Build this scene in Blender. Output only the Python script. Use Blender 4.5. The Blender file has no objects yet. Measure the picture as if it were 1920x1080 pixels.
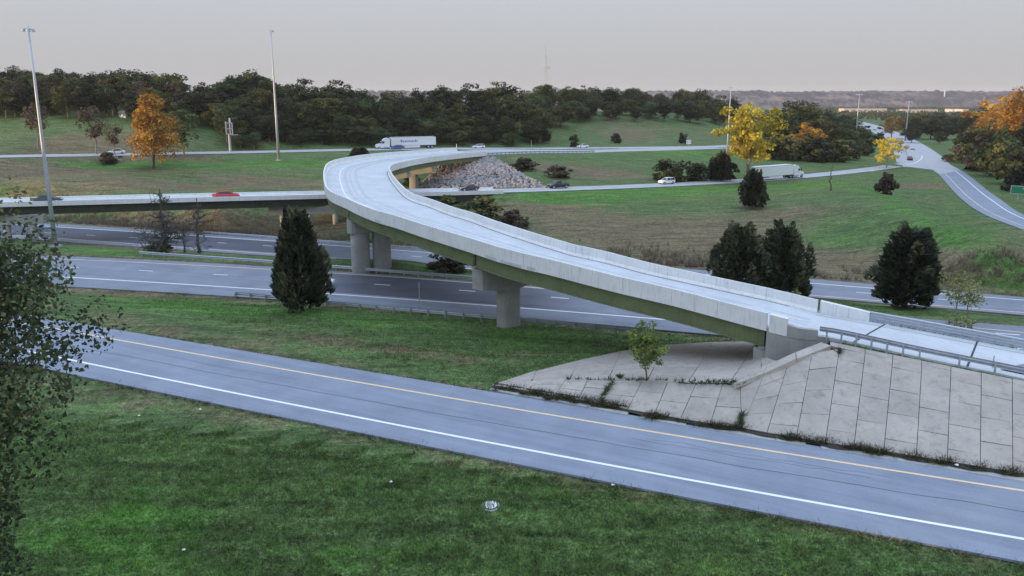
import bpy, bmesh, math, random
import numpy as np
from mathutils import Vector, Matrix

rng = np.random.default_rng(7)
random.seed(7)
scene = bpy.context.scene
COL = scene.collection

# ------------------------------------------------------------------ camera
CAM_Z = 20.0
FPX = 1300.0                      # focal length for a 1920 px wide picture
PITCH = math.radians(10.70)
CYPX = 423.8                      # principal row (the lens is shifted down a little)
cam_data = bpy.data.cameras.new("camera")
cam = bpy.data.objects.new("camera", cam_data)
COL.objects.link(cam)
cam.location = (0, 0, CAM_Z)
cam.rotation_euler = (math.pi / 2 - PITCH, 0, 0)
cam_data.sensor_width = 36.0
cam_data.lens = FPX / 1920 * 36.0
cam_data.shift_y = -(540 - CYPX) / 1920
cam_data.clip_start = 0.5
cam_data.clip_end = 12000
scene.camera = cam

# ------------------------------------------------------------------ world, sun, exposure
SUN_ELEV = math.radians(3.0)
SUN_AZ = math.radians(-110.0)      # clockwise from +Y: from the left, a little behind the camera
world = bpy.data.worlds.new("World")
scene.world = world
world.use_nodes = True
wn = world.node_tree
wn.nodes.clear()
sky = wn.nodes.new("ShaderNodeTexSky")
sky.sky_type = 'NISHITA'
sky.sun_disc = False
sky.sun_elevation = SUN_ELEV
sky.sun_rotation = SUN_AZ
sky.air_density = 1.0
sky.dust_density = 1.0
sky.ozone_density = 2.0
sky.altitude = 250
# a thin even overcast veils the evening sky: grey at the skyline, about three times brighter overhead
tc = wn.nodes.new("ShaderNodeTexCoord")
sep = wn.nodes.new("ShaderNodeSeparateXYZ")
wn.links.new(tc.outputs['Generated'], sep.inputs[0])
grad = wn.nodes.new("ShaderNodeMix")
grad.data_type = 'RGBA'
grad.inputs[6].default_value = (5.25, 5.2, 5.25, 1)
grad.inputs[7].default_value = (14.2, 18.0, 24.2, 1)
gp = wn.nodes.new("ShaderNodeMath")
gp.operation = 'POWER'
gp.use_clamp = True
gp.inputs[1].default_value = 1.25
wn.links.new(sep.outputs[2], gp.inputs[0])
wn.links.new(gp.outputs[0], grad.inputs[0])
veil = wn.nodes.new("ShaderNodeMix")
veil.data_type = 'RGBA'
veil.inputs[0].default_value = 0.93
wn.links.new(sky.outputs[0], veil.inputs[6])
wn.links.new(grad.outputs[2], veil.inputs[7])
bg = wn.nodes.new("ShaderNodeBackground")
bg.inputs[1].default_value = 0.10
wout = wn.nodes.new("ShaderNodeOutputWorld")
wn.links.new(veil.outputs[2], bg.inputs[0])
wn.links.new(bg.outputs[0], wout.inputs[0])

sun_data = bpy.data.lights.new("sun", 'SUN')
sun_data.energy = 5.0
sun_data.angle = math.radians(0.6)
sun_data.color = (1.0, 0.66, 0.36)
sun = bpy.data.objects.new("sun", sun_data)
COL.objects.link(sun)
sdir = Vector((math.sin(SUN_AZ) * math.cos(SUN_ELEV), math.cos(SUN_AZ) * math.cos(SUN_ELEV), math.sin(SUN_ELEV)))
sun.rotation_euler = sdir.to_track_quat('Z', 'Y').to_euler()

scene.view_settings.view_transform = 'Standard'
scene.view_settings.look = 'None'
scene.view_settings.gamma = 1.0
scene.view_settings.exposure = 0.0
scene.render.film_transparent = False
try:
    scene.cycles.max_bounces = 5
    scene.cycles.diffuse_bounces = 3
    scene.cycles.transparent_max_bounces = 4
    scene.cycles.use_denoising = True
    scene.cycles.use_adaptive_sampling = True
    scene.cycles.adaptive_threshold = 0.02
    scene.cycles.volume_bounces = 0
except Exception:
    pass

# ------------------------------------------------------------------ survey helpers
_cp, _sp = math.cos(PITCH), math.sin(PITCH)


def P(u, v, z):
    """Point of the place seen at pixel (u, v) of the 1920 px photograph, at height z."""
    x = (u - 960) / FPX
    yc = -(v - CYPX) / FPX
    d = np.array([x, _cp + yc * _sp, -_sp + yc * _cp])
    t = (z - CAM_Z) / d[2]
    return np.array([d[0] * t, d[1] * t, z])


def depth(p):
    return p[1] * _cp - (p[2] - CAM_Z) * _sp


def mpp(p):
    """metres per photograph pixel at p"""
    return depth(p) / FPX


def resample(pts, n=None, step=None):
    pts = np.asarray(pts, float)
    d = np.r_[0, np.cumsum(np.linalg.norm(np.diff(pts, axis=0), axis=1))]
    if n is None:
        n = max(2, int(d[-1] / step) + 1)
    s = np.linspace(0, d[-1], n)
    return np.stack([np.interp(s, d, pts[:, k]) for k in range(pts.shape[1])], -1)


def catmull(pts, per=8):
    pts = np.asarray(pts, float)
    p = np.vstack([2 * pts[0] - pts[1], pts, 2 * pts[-1] - pts[-2]])
    out = []
    for i in range(1, len(p) - 2):
        for t in np.linspace(0, 1, per, endpoint=False):
            t2, t3 = t * t, t ** 3
            out.append(0.5 * (2 * p[i] + (p[i + 1] - p[i - 1]) * t + (2 * p[i - 1] - 5 * p[i] + 4 * p[i + 1] - p[i + 2]) * t2
                              + (3 * p[i] - p[i - 1] - 3 * p[i + 1] + p[i + 2]) * t3))
    out.append(p[-2])
    return np.array(out)


def pixline(data, z, deg=3, u0=-700, u1=2700, step=30):
    """a smooth line surveyed along the photograph, laid at height z"""
    a = np.array(data, float)
    lo, hi = a[0, 0], a[-1, 0]
    c = np.polyfit((a[:, 0] - 960) / 960, a[:, 1], deg)
    dc = np.polyder(c)
    out = []
    for u in np.arange(u0, u1 + 1, step):
        uc = min(max(u, lo), hi)
        v = np.polyval(c, (uc - 960) / 960) + np.polyval(dc, (uc - 960) / 960) * (u - uc) / 960
        out.append(P(u, v, z))
    return np.array(out)


def normals2d(pts):
    t = np.gradient(np.asarray(pts)[:, :2], axis=0)
    t /= np.linalg.norm(t, axis=1)[:, None] + 1e-9
    return np.stack([-t[:, 1], t[:, 0]], -1)      # left of the direction of travel


def offset(pts, d, dz=0.0):
    pts = np.array(pts, float)
    n = normals2d(pts)
    d = np.broadcast_to(d, (len(pts),))
    pts[:, :2] += n * d[:, None]
    pts[:, 2] += dz
    return pts


# value noise for numpy
_perm = np.random.default_rng(3).random((256, 256))


def vnoise(x, y):
    xi = np.floor(x).astype(int); yi = np.floor(y).astype(int)
    fx = x - xi; fy = y - yi
    fx = fx * fx * (3 - 2 * fx); fy = fy * fy * (3 - 2 * fy)
    g = lambda a, b: _perm[a & 255, b & 255]
    return (g(xi, yi) * (1 - fx) + g(xi + 1, yi) * fx) * (1 - fy) + (g(xi, yi + 1) * (1 - fx) + g(xi + 1, yi + 1) * fx) * fy


def fbm(x, y, o=4):
    s = 0; a = 0.5
    for k in range(o):
        s = s + a * vnoise(x * 2 ** k + 17 * k, y * 2 ** k - 9 * k)
        a *= 0.5
    return s / (1 - 0.5 ** o)


# ------------------------------------------------------------------ mesh helpers
class MB:
    """collects vertices and faces for one mesh"""
    def __init__(self):
        self.v = []; self.f = []; self.m = []

    def add(self, verts, faces, mat=0):
        o = len(self.v)
        self.v.extend([tuple(map(float, q)) for q in verts])
        for fc in faces:
            self.f.append(tuple(i + o for i in fc)); self.m.append(mat)

    def box(self, c, s, mat=0, rz=0.0, M=None):
        x, y, z = s[0] / 2, s[1] / 2, s[2] / 2
        pts = [(-x, -y, -z), (x, -y, -z), (x, y, -z), (-x, y, -z), (-x, -y, z), (x, -y, z), (x, y, z), (-x, y, z)]
        cs, sn = math.cos(rz), math.sin(rz)
        pts = [(a * cs - b * sn + c[0], a * sn + b * cs + c[1], d + c[2]) for a, b, d in pts]
        if M is not None:
            pts = [tuple(M @ Vector(q)) for q in pts]
        self.add(pts, [(0, 3, 2, 1), (4, 5, 6, 7), (0, 1, 5, 4), (1, 2, 6, 5), (2, 3, 7, 6), (3, 0, 4, 7)], mat)

    def hexa(self, b, t, mat=0):
        """bottom quad, top quad"""
        self.add(list(b) + list(t), [(3, 2, 1, 0), (4, 5, 6, 7), (0, 1, 5, 4), (1, 2, 6, 5), (2, 3, 7, 6), (3, 0, 4, 7)], mat)

    def tube(self, pts, rad, n=8, mat=0, cap=True):
        pts = [Vector(q) for q in pts]
        rad = list(rad) if hasattr(rad, '__len__') else [rad] * len(pts)
        rings = []
        prev = None
        for i, q in enumerate(pts):
            d = (pts[min(i + 1, len(pts) - 1)] - pts[max(i - 1, 0)])
            if d.length < 1e-9: d = Vector((0, 0, 1))
            d.normalize()
            if prev is None:
                a = d.orthogonal().normalized()
            else:
                a = (prev - d * prev.dot(d))
                a = a.normalized() if a.length > 1e-6 else d.orthogonal().normalized()
            prev = a
            b = d.cross(a)
            rings.append([q + (a * math.cos(2 * math.pi * k / n) + b * math.sin(2 * math.pi * k / n)) * rad[i] for k in range(n)])
        V = [q for r in rings for q in r]
        F = []
        for i in range(len(rings) - 1):
            for k in range(n):
                F.append((i * n + k, i * n + (k + 1) % n, (i + 1) * n + (k + 1) % n, (i + 1) * n + k))
        if cap:
            F.append(tuple(range(n - 1, -1, -1)))
            F.append(tuple((len(rings) - 1) * n + k for k in range(n)))
        self.add(V, F, mat)

    def sweep(self, path, prof, mat=0, cap=True, closed=True):
        """prof: list of (side, up); side is to the left of travel"""
        path = np.asarray(path, float)
        n = normals2d(path)
        k = len(prof)
        V = []
        for q, nn in zip(path, n):
            for s, h in prof:
                V.append((q[0] + nn[0] * s, q[1] + nn[1] * s, q[2] + h))
        F = []
        m = k if closed else k - 1
        for i in range(len(path) - 1):
            for j in range(m):
                a = i * k + j; b = i * k + (j + 1) % k
                F.append((a, a + k, b + k, b))
        if cap and closed:
            F.append(tuple(range(k)))
            F.append(tuple((len(path) - 1) * k + j for j in range(k - 1, -1, -1)))
        self.add(V, F, mat)

    def build(self, name, mats, parent=None, smooth=False, local=None):
        me = bpy.data.meshes.new(name)
        V = np.array(self.v, float)
        if local is not None:
            V = V - np.asarray(local)
        me.from_pydata(V.tolist(), [], self.f)
        mats = mats if isinstance(mats, (list, tuple)) else [mats]
        for mt in mats: me.materials.append(mt)
        if len(mats) > 1:
            me.polygons.foreach_set('material_index', self.m)
        if smooth:
            me.polygons.foreach_set('use_smooth', [True] * len(me.polygons))
        me.update()
        o = bpy.data.objects.new(name, me)
        COL.objects.link(o)
        if parent is not None: o.parent = parent
        return o


def fast_mesh(name, V, F4, mats, attrs=None, smooth=False, tri=False):
    """numpy arrays to a mesh: F4 (n,4) or (n,3); attrs: name -> per-vertex floats"""
    me = bpy.data.meshes.new(name)
    V = np.ascontiguousarray(V, np.float32); F4 = np.ascontiguousarray(F4, np.int32)
    k = F4.shape[1]
    me.vertices.add(len(V)); me.vertices.foreach_set('co', V.ravel())
    me.loops.add(F4.size); me.loops.foreach_set('vertex_index', F4.ravel())
    me.polygons.add(len(F4)); me.polygons.foreach_set('loop_start', np.arange(0, F4.size, k, dtype=np.int32))
    for mt in (mats if isinstance(mats, (list, tuple)) else [mats]): me.materials.append(mt)
    if attrs:
        for an, av in attrs.items():
            at = me.attributes.new(an, 'FLOAT', 'POINT')
            at.data.foreach_set('value', np.ascontiguousarray(av, np.float32))
    if smooth:
        me.polygons.foreach_set('use_smooth', np.ones(len(F4), bool))
    me.update(calc_edges=True)
    me.validate()
    return me


def link(name, me, parent=None, loc=None, rz=0.0, sc=1.0):
    o = bpy.data.objects.new(name, me)
    COL.objects.link(o)
    if parent is not None: o.parent = parent
    if loc is not None: o.location = tuple(map(float, loc))
    if rz: o.rotation_euler = (0, 0, rz)
    if sc != 1.0: o.scale = (sc, sc, sc) if not hasattr(sc, '__len__') else tuple(sc)
    return o


def tag(o, label=None, cat=None, group=None, kind=None):
    if label: o['label'] = label
    if cat: o['category'] = cat
    if group: o['group'] = group
    if kind: o['kind'] = kind
    return o


def thing(name, label, cat, loc=(0, 0, 0), rz=0.0, group=None):
    o = bpy.data.objects.new(name, None)
    COL.objects.link(o)
    o.empty_display_size = 0.5
    o.location = tuple(map(float, loc)); o.rotation_euler = (0, 0, rz)
    return tag(o, label, cat, group)


def copy_tree(o, parent=None):
    c = o.copy()
    COL.objects.link(c)
    c.parent = parent
    for ch in o.children:
        copy_tree(ch, c)
    return c


# ------------------------------------------------------------------ materials
def new_mat(name):
    m = bpy.data.materials.new(name)
    m.use_nodes = True
    nt = m.node_tree
    nt.nodes.clear()
    out = nt.nodes.new('ShaderNodeOutputMaterial')
    b = nt.nodes.new('ShaderNodeBsdfPrincipled')
    nt.links.new(b.outputs[0], out.inputs[0])
    return m, nt, b, out


def N(nt, t, **kw):
    n = nt.nodes.new(t)
    for k, v in kw.items():
        setattr(n, k, v)
    return n


def ramp(nt, fac, stops):
    r = nt.nodes.new('ShaderNodeValToRGB')
    e = r.color_ramp.elements
    while len(e) < len(stops): e.new(0.5)
    for el, (p, c) in zip(e, stops):
        el.position = p; el.color = (*c, 1) if len(c) == 3 else c
    nt.links.new(fac, r.inputs[0])
    return r.outputs[0]


def noise(nt, scale, detail=4, rough=0.6, vec=None, dist=0.0):
    n = nt.nodes.new('ShaderNodeTexNoise')
    n.inputs['Scale'].default_value = scale
    n.inputs['Detail'].default_value = detail
    n.inputs['Roughness'].default_value = rough
    n.inputs['Distortion'].default_value = dist
    if vec is not None: nt.links.new(vec, n.inputs['Vector'])
    return n.outputs[0]


def pos(nt, scale=None):
    g = nt.nodes.new('ShaderNodeNewGeometry')
    if scale is None: return g.outputs['Position']
    mp = nt.nodes.new('ShaderNodeMapping')
    mp.inputs['Scale'].default_value = scale
    nt.links.new(g.outputs['Position'], mp.inputs['Vector'])
    return mp.outputs[0]


def mixc(nt, fac, a, b, mode='MIX'):
    m = nt.nodes.new('ShaderNodeMix'); m.data_type = 'RGBA'; m.blend_type = mode
    for i, q in ((0, fac), (6, a), (7, b)):
        if isinstance(q, (int, float)): m.inputs[i].default_value = q
        elif isinstance(q, tuple): m.inputs[i].default_value = (*q, 1) if len(q) == 3 else q
        else: nt.links.new(q, m.inputs[i])
    return m.outputs[2]


def math_n(nt, op, a, b=None, clamp=False):
    m = nt.nodes.new('ShaderNodeMath'); m.operation = op; m.use_clamp = clamp
    for i, q in ((0, a), (1, b)):
        if q is None: continue
        if isinstance(q, (int, float)): m.inputs[i].default_value = q
        else: nt.links.new(q, m.inputs[i])
    return m.outputs[0]


def bump(nt, b, h, strength=0.3, dist=0.05):
    n = nt.nodes.new('ShaderNodeBump')
    n.inputs['Strength'].default_value = strength
    n.inputs['Distance'].default_value = dist
    nt.links.new(h, n.inputs['Height'])
    nt.links.new(n.outputs[0], b.inputs['Normal'])


def attr(nt, name):
    a = nt.nodes.new('ShaderNodeAttribute'); a.attribute_name = name
    return a.outputs['Fac']


def simple(name, col, rough=0.6, metal=0.0, spec=0.5, var=0.12, scale=3.0, bstr=0.0):
    m, nt, b, _ = new_mat(name)
    lo = tuple(c * (1 - var) for c in col); hi = tuple(min(1, c * (1 + var)) for c in col)
    c = ramp(nt, noise(nt, scale, 5, 0.65, pos(nt)), [(0.3, lo), (0.7, hi)])
    nt.links.new(c, b.inputs['Base Color'])
    b.inputs['Roughness'].default_value = rough
    b.inputs['Metallic'].default_value = metal
    b.inputs['Specular IOR Level'].default_value = spec
    if bstr: bump(nt, b, noise(nt, scale * 8, 4, 0.7, pos(nt)), bstr, 0.02)
    return m


def asphalt(name, c0, c1, ang=-25.0, rough=0.8):
    m, nt, b, _ = new_mat(name)
    base = ramp(nt, noise(nt, 0.35, 5, 0.6, pos(nt)), [(0.25, c0), (0.75, c1)])
    fine = ramp(nt, noise(nt, 14, 3, 0.8, pos(nt)), [(0.3, (0.82,) * 3), (0.7, (1.12,) * 3)])
    c = mixc(nt, 1.0, base, fine, 'MULTIPLY')
    g_ = nt.nodes.new('ShaderNodeNewGeometry')
    mp = nt.nodes.new('ShaderNodeMapping'); mp.vector_type = 'TEXTURE'
    mp.inputs['Rotation'].default_value = (0, 0, math.radians(ang)); mp.inputs['Scale'].default_value = (22.0, 0.7, 1.0)
    nt.links.new(g_.outputs['Position'], mp.inputs['Vector'])
    trk = ramp(nt, noise(nt, 1.0, 4, 0.6, mp.outputs[0]), [(0.32, (0.87, 0.87, 0.88)), (0.68, (1.09, 1.09, 1.08))])   # wheel tracks and oil
    c = mixc(nt, 1.0, c, trk, 'MULTIPLY')
    nt.links.new(c, b.inputs['Base Color'])
    b.inputs['Roughness'].default_value = rough
    b.inputs['Specular IOR Level'].default_value = 0.35
    bump(nt, b, noise(nt, 40, 2, 0.8, pos(nt)), 0.25, 0.01)
    return m


def concrete(name, c0, c1, stain=(0.16, 0.15, 0.13), amt=0.5, streaks=False, scale=0.6):
    m, nt, b, _ = new_mat(name)
    base = ramp(nt, noise(nt, scale, 6, 0.65, pos(nt)), [(0.3, c0), (0.7, c1)])
    if streaks:
        s = noise(nt, 4.5, 6, 0.75, pos(nt, (1.0, 1.0, 0.10)))
    else:
        s = noise(nt, 1.7, 7, 0.75, pos(nt))
    f = math_n(nt, 'MULTIPLY', ramp(nt, s, [(0.52, (0, 0, 0)), (0.78, (1, 1, 1))]), amt)
    c = mixc(nt, f, base, stain)
    fine = ramp(nt, noise(nt, 22, 3, 0.8, pos(nt)), [(0.3, (0.9,) * 3), (0.7, (1.08,) * 3)])
    c = mixc(nt, 1.0, c, fine, 'MULTIPLY')
    nt.links.new(c, b.inputs['Base Color'])
    b.inputs['Roughness'].default_value = 0.85
    b.inputs['Specular IOR Level'].default_value = 0.3
    bump(nt, b, noise(nt, 18, 4, 0.7, pos(nt)), 0.2, 0.01)
    return m


def leaf(name, dark, light, accent=None, trans=0.3):
    m, nt, b, out = new_mat(name)
    lv = attr(nt, 'lv')
    oi = nt.nodes.new('ShaderNodeObjectInfo')
    v = math_n(nt, 'ADD', lv, math_n(nt, 'MULTIPLY', math_n(nt, 'SUBTRACT', oi.outputs['Random'], 0.5), 0.5), True)
    stops = [(0.05, dark), (0.75, light)]
    if accent: stops.append((1.0, accent))
    c = ramp(nt, v, stops)
    nt.links.new(c, b.inputs['Base Color'])
    b.inputs['Roughness'].default_value = 0.7
    b.inputs['Specular IOR Level'].default_value = 0.2
    tr = nt.nodes.new('ShaderNodeBsdfTranslucent')
    nt.links.new(c, tr.inputs[0])
    mx = nt.nodes.new('ShaderNodeMixShader')
    mx.inputs[0].default_value = trans
    nt.links.new(b.outputs[0], mx.inputs[1]); nt.links.new(tr.outputs[0], mx.inputs[2])
    nt.links.new(mx.outputs[0], out.inputs[0])
    return m


def grass_mat(name, blades=False):
    m, nt, b, out = new_mat(name)
    p = pos(nt)
    big = noise(nt, 0.045, 4, 0.6, p)
    mid = noise(nt, 0.35, 5, 0.65, p)
    strk = noise(nt, 0.9, 5, 0.75, pos(nt, (0.14, 0.9, 0.9)), 0.4)      # mowing swaths
    fine = noise(nt, 5.0, 5, 0.8, p)
    g = ramp(nt, fine, [(0.28, (0.044, 0.074, 0.028)), (0.52, (0.104, 0.164, 0.056)), (0.75, (0.19, 0.25, 0.095))])
    dry = ramp(nt, fine, [(0.28, (0.085, 0.068, 0.040)), (0.52, (0.180, 0.145, 0.085)), (0.75, (0.31, 0.255, 0.15))])
    lush = ramp(nt, fine, [(0.28, (0.045, 0.100, 0.022)), (0.52, (0.090, 0.200, 0.040)), (0.75, (0.155, 0.28, 0.070))])
    d = attr(nt, 'dry'); l = attr(nt, 'lush')
    mm = math_n(nt, 'ADD', math_n(nt, 'MULTIPLY', mid, 0.55), math_n(nt, 'MULTIPLY', strk, 0.45))
    mm = math_n(nt, 'ADD', mm, math_n(nt, 'MULTIPLY', math_n(nt, 'SUBTRACT', big, 0.5), 0.5))
    fd = math_n(nt, 'ADD', math_n(nt, 'MULTIPLY', math_n(nt, 'SUBTRACT', mm, 0.5), 4.5), math_n(nt, 'SUBTRACT', math_n(nt, 'MULTIPLY', d, 2.2), 0.34), True)
    fl = math_n(nt, 'ADD', math_n(nt, 'MULTIPLY', math_n(nt, 'SUBTRACT', mm, 0.5), 5.5), math_n(nt, 'SUBTRACT', math_n(nt, 'MULTIPLY', l, 1.7), 0.62), True)
    c = mixc(nt, fl, g, lush)
    c = mixc(nt, fd, c, dry)
    shade = ramp(nt, strk, [(0.34, (0.58,) * 3), (0.66, (1.35,) * 3)])
    c = mixc(nt, 1.0, c, shade, 'MULTIPLY')
    lump = ramp(nt, noise(nt, 1.6, 6, 0.78, p), [(0.34, (0.50,) * 3), (0.52, (1.0,) * 3), (0.68, (1.45,) * 3)])
    tuft = ramp(nt, noise(nt, 9.0, 4, 0.8, p), [(0.34, (0.45,) * 3), (0.5, (1.0,) * 3), (0.66, (1.55,) * 3)])
    c = mixc(nt, 1.0, c, tuft, 'MULTIPLY')
    c = mixc(nt, 1.0, c, lump, 'MULTIPLY')
    nt.links.new(c, b.inputs['Base Color'])
    b.inputs['Roughness'].default_value = 0.9
    b.inputs['Specular IOR Level'].default_value = 0.15
    if not blades:
        h = math_n(nt, 'ADD', math_n(nt, 'MULTIPLY', noise(nt, 2.2, 5, 0.8, p), 0.7), math_n(nt, 'MULTIPLY', strk, 0.6))
        bump(nt, b, h, 0.9, 0.35)
    else:
        c = mixc(nt, 1.0, c, (1.4, 1.38, 1.3), 'MULTIPLY')      # blade colour brightened to offset the little light upright blades catch
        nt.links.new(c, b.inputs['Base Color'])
        tr = nt.nodes.new('ShaderNodeBsdfTranslucent')
        nt.links.new(c, tr.inputs[0])
        mx = nt.nodes.new('ShaderNodeMixShader'); mx.inputs[0].default_value = 0.42
        nt.links.new(b.outputs[0], mx.inputs[1]); nt.links.new(tr.outputs[0], mx.inputs[2])
        nt.links.new(mx.outputs[0], out.inputs[0])
    return m


M = {}
M['ramp'] = asphalt('asphalt_ramp', (0.200, 0.226, 0.285), (0.262, 0.295, 0.360))
M['main'] = asphalt('asphalt_mainline', (0.170, 0.185, 0.225), (0.235, 0.255, 0.305), -16.0)
M['dark_lane'] = asphalt('asphalt_dark_lane', (0.070, 0.075, 0.095), (0.105, 0.112, 0.138))
M['road'] = concrete('pavement_pale', (0.34, 0.34, 0.36), (0.44, 0.44, 0.46), amt=0.2)
M['deck'] = concrete('deck_concrete', (0.46, 0.485, 0.51), (0.57, 0.595, 0.62), (0.28, 0.27, 0.27), 0.35, scale=0.3)
M['deck_track'] = concrete('deck_wheel_track', (0.40, 0.42, 0.445), (0.53, 0.555, 0.58), (0.28, 0.275, 0.275), 0.55, scale=0.5)
M['parapet'] = concrete('parapet_concrete', (0.66, 0.665, 0.665), (0.77, 0.77, 0.765), (0.30, 0.28, 0.25), 0.62, True)
M['pier'] = concrete('pier_concrete', (0.27, 0.27, 0.255), (0.37, 0.365, 0.345), (0.14, 0.135, 0.12), 0.5, True)
M['panel'] = concrete('paving_panel_concrete', (0.335, 0.30, 0.265), (0.44, 0.39, 0.345), (0.15, 0.13, 0.11), 0.75)
_nt = M['panel'].node_tree
_b = [n_ for n_ in _nt.nodes if n_.type == 'BSDF_PRINCIPLED'][0]
_src = _b.inputs['Base Color'].links[0].from_socket
_oi = _nt.nodes.new('ShaderNodeObjectInfo')
_nt.links.new(mixc(_nt, 1.0, _src, ramp(_nt, _oi.outputs['Random'], [(0.0, (.92, .925, .93)), (1.0, (1.06, 1.055, 1.05))]), 'MULTIPLY'), _b.inputs['Base Color'])
M['curb'] = concrete('curb_concrete', (0.30, 0.30, 0.29), (0.40, 0.40, 0.39), amt=0.5)
M['soil'] = simple('dark_soil', (0.035, 0.030, 0.022), 0.95, var=0.4, scale=2.0, bstr=0.5)
M['gravel'] = simple('shoulder_gravel', (0.16, 0.145, 0.13), 0.95, var=0.35, scale=6.0, bstr=0.5)
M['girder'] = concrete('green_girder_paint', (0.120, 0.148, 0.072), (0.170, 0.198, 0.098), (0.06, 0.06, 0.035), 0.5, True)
M['girder_shaded'] = concrete('shaded_girder_paint', (0.038, 0.045, 0.030), (0.062, 0.070, 0.046), (0.03, 0.03, 0.02), 0.5, True)  # left bridge girders: the shade below the deck is put into this colour
M['steel'] = simple('galvanised_steel', (0.42, 0.45, 0.50), 0.45, 0.35, var=0.1)
M['dark_steel'] = simple('weathered_post', (0.27, 0.27, 0.27), 0.7, 0.0, var=0.3)
M['white_line'] = simple('white_road_paint', (0.80, 0.80, 0.80), 0.6, var=0.06)
M['yellow_line'] = simple('yellow_road_paint', (0.76, 0.55, 0.33), 0.6, var=0.10)
M['seam'] = simple('tar_seam', (0.075, 0.078, 0.088), 0.8, var=0.2)
M['joint'] = simple('joint_filler', (0.055, 0.055, 0.06), 0.9, var=0.2)
M['black'] = simple('black_rubber', (0.02, 0.02, 0.022), 0.8, var=0.2)
M['stone'] = simple('riprap_stone', (0.27, 0.25, 0.25), 0.9, var=0.4, scale=0.9)
M['bark'] = simple('bark', (0.085, 0.068, 0.052), 0.95, var=0.4, scale=4.0, bstr=0.4)
M['pale_bark'] = simple('pale_bark', (0.24, 0.20, 0.16), 0.95, var=0.35, scale=4.0, bstr=0.3)
M['dead_bark'] = simple('dead_grey_bark', (0.085, 0.075, 0.070), 0.95, var=0.35, scale=4.0)
M['grass'] = grass_mat('mown_grass')
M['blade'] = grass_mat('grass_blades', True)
M['l_forest'] = leaf('leaf_forest', (0.010, 0.016, 0.008), (0.074, 0.094, 0.036), (0.185, 0.18, 0.06))
M['l_pale'] = leaf('leaf_pale_green', (0.035, 0.055, 0.020), (0.105, 0.140, 0.055), (0.16, 0.17, 0.07))
M['l_olive'] = leaf('leaf_olive', (0.035, 0.042, 0.014), (0.115, 0.120, 0.040), (0.20, 0.18, 0.055))
M['l_brown'] = leaf('leaf_brown_scrub', (0.045, 0.036, 0.024), (0.125, 0.095, 0.060), (0.18, 0.13, 0.07))
M['l_orange'] = leaf('leaf_orange', (0.18, 0.09, 0.022), (0.54, 0.28, 0.05), (0.70, 0.44, 0.08), 0.38)
M['l_turning'] = leaf('leaf_turning_orange', (0.08, 0.06, 0.02), (0.46, 0.235, 0.042), (0.70, 0.40, 0.07), 0.32)
M['l_yellow'] = leaf('leaf_yellow', (0.22, 0.19, 0.026), (0.64, 0.52, 0.065), (0.76, 0.64, 0.12), 0.38)
M['l_cedar'] = leaf('leaf_cedar', (0.014, 0.021, 0.013), (0.090, 0.106, 0.058), (0.20, 0.19, 0.10), 0.15)
M['l_near'] = leaf('leaf_near_tree', (0.040, 0.058, 0.028), (0.120, 0.150, 0.075), (0.24, 0.24, 0.10), 0.35)
M['l_sapling'] = leaf('leaf_sapling', (0.11, 0.155, 0.04), (0.32, 0.39, 0.10), (0.52, 0.54, 0.20), 0.35)
M['l_lime'] = leaf('leaf_pale_yellow_green', (0.15, 0.17, 0.05), (0.36, 0.38, 0.15), (0.5, 0.5, 0.25), 0.4)
M['l_weed'] = leaf('dry_weeds', (0.13, 0.105, 0.075), (0.34, 0.28, 0.20), (0.50, 0.43, 0.32), 0.3)
M['l_bluff'] = leaf('far_wood', (0.055, 0.044, 0.044), (0.17, 0.130, 0.115), (0.24, 0.18, 0.13), 0.1)
M['white_paint'] = simple('white_vehicle_paint', (0.80, 0.81, 0.83), 0.3, var=0.03)
M['glass'] = simple('dark_glass', (0.03, 0.035, 0.045), 0.08, var=0.1)
M['alum'] = simple('sign_aluminium', (0.45, 0.46, 0.48), 0.5, 0.3)
M['sign_green'] = simple('sign_green', (0.010, 0.20, 0.11), 0.5, var=0.04)
M['sign_white'] = simple('sign_white', (0.78, 0.78, 0.76), 0.5, var=0.04)
M['brick_red'] = simple('sign_backing_red', (0.22, 0.09, 0.07), 0.8)
M['wall_white'] = simple('white_wall', (0.62, 0.60, 0.58), 0.8, var=0.06)
M['wall_cream'] = simple('cream_wall', (0.58, 0.50, 0.44), 0.8, var=0.06)
M['roof'] = simple('grey_roof', (0.22, 0.20, 0.20), 0.85, var=0.1)

# ================================================================== THE SETTING
# ------------------------------------------------------------------ surveyed roads
Z_NM, Z_FM = -2.0, -7.0
ramp_top = pixline([(0,583),(125,603),(480,657.5),(770,709),(940,738),(1100,766),(1440,822),(1645,856),(1920,899)], 0.0, 2)
ramp_bot = pixline([(160,706),(475,771.5),(700,816),(950,867),(1180,910),(1440,961),(1920,1054)], 0.0, 2)
nm_top = pixline([(105,479.5),(260,487),(480,497),(612,507),(785,520),(871,527),(1772,600),(1920,612)], Z_NM, 3)
nm_bot = pixline([(140,538.5),(375,551),(440,555),(610,567),(756,579),(930,592),(1210,615)], Z_NM, 2)
fm_top = pixline([(107,421),(282,432),(480,443),(700,459),(1510,524),(1630,533),(1752,543),(1920,555)], Z_FM, 2)
fm_bot = pixline([(150,455),(275,464),(480,477),(1580,562),(1760,577),(1920,590)], Z_FM, 2)


def fit_xy(pts, xs, dy=3, dz=3):
    pts = np.array(pts)
    s = 100.0
    cy_ = np.polyfit(pts[:, 0] / s, pts[:, 1], dy); cz_ = np.polyfit(pts[:, 0] / s, pts[:, 2], dz)
    return np.stack([xs, np.polyval(cy_, xs / s), np.polyval(cz_, xs / s)], -1)


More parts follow.
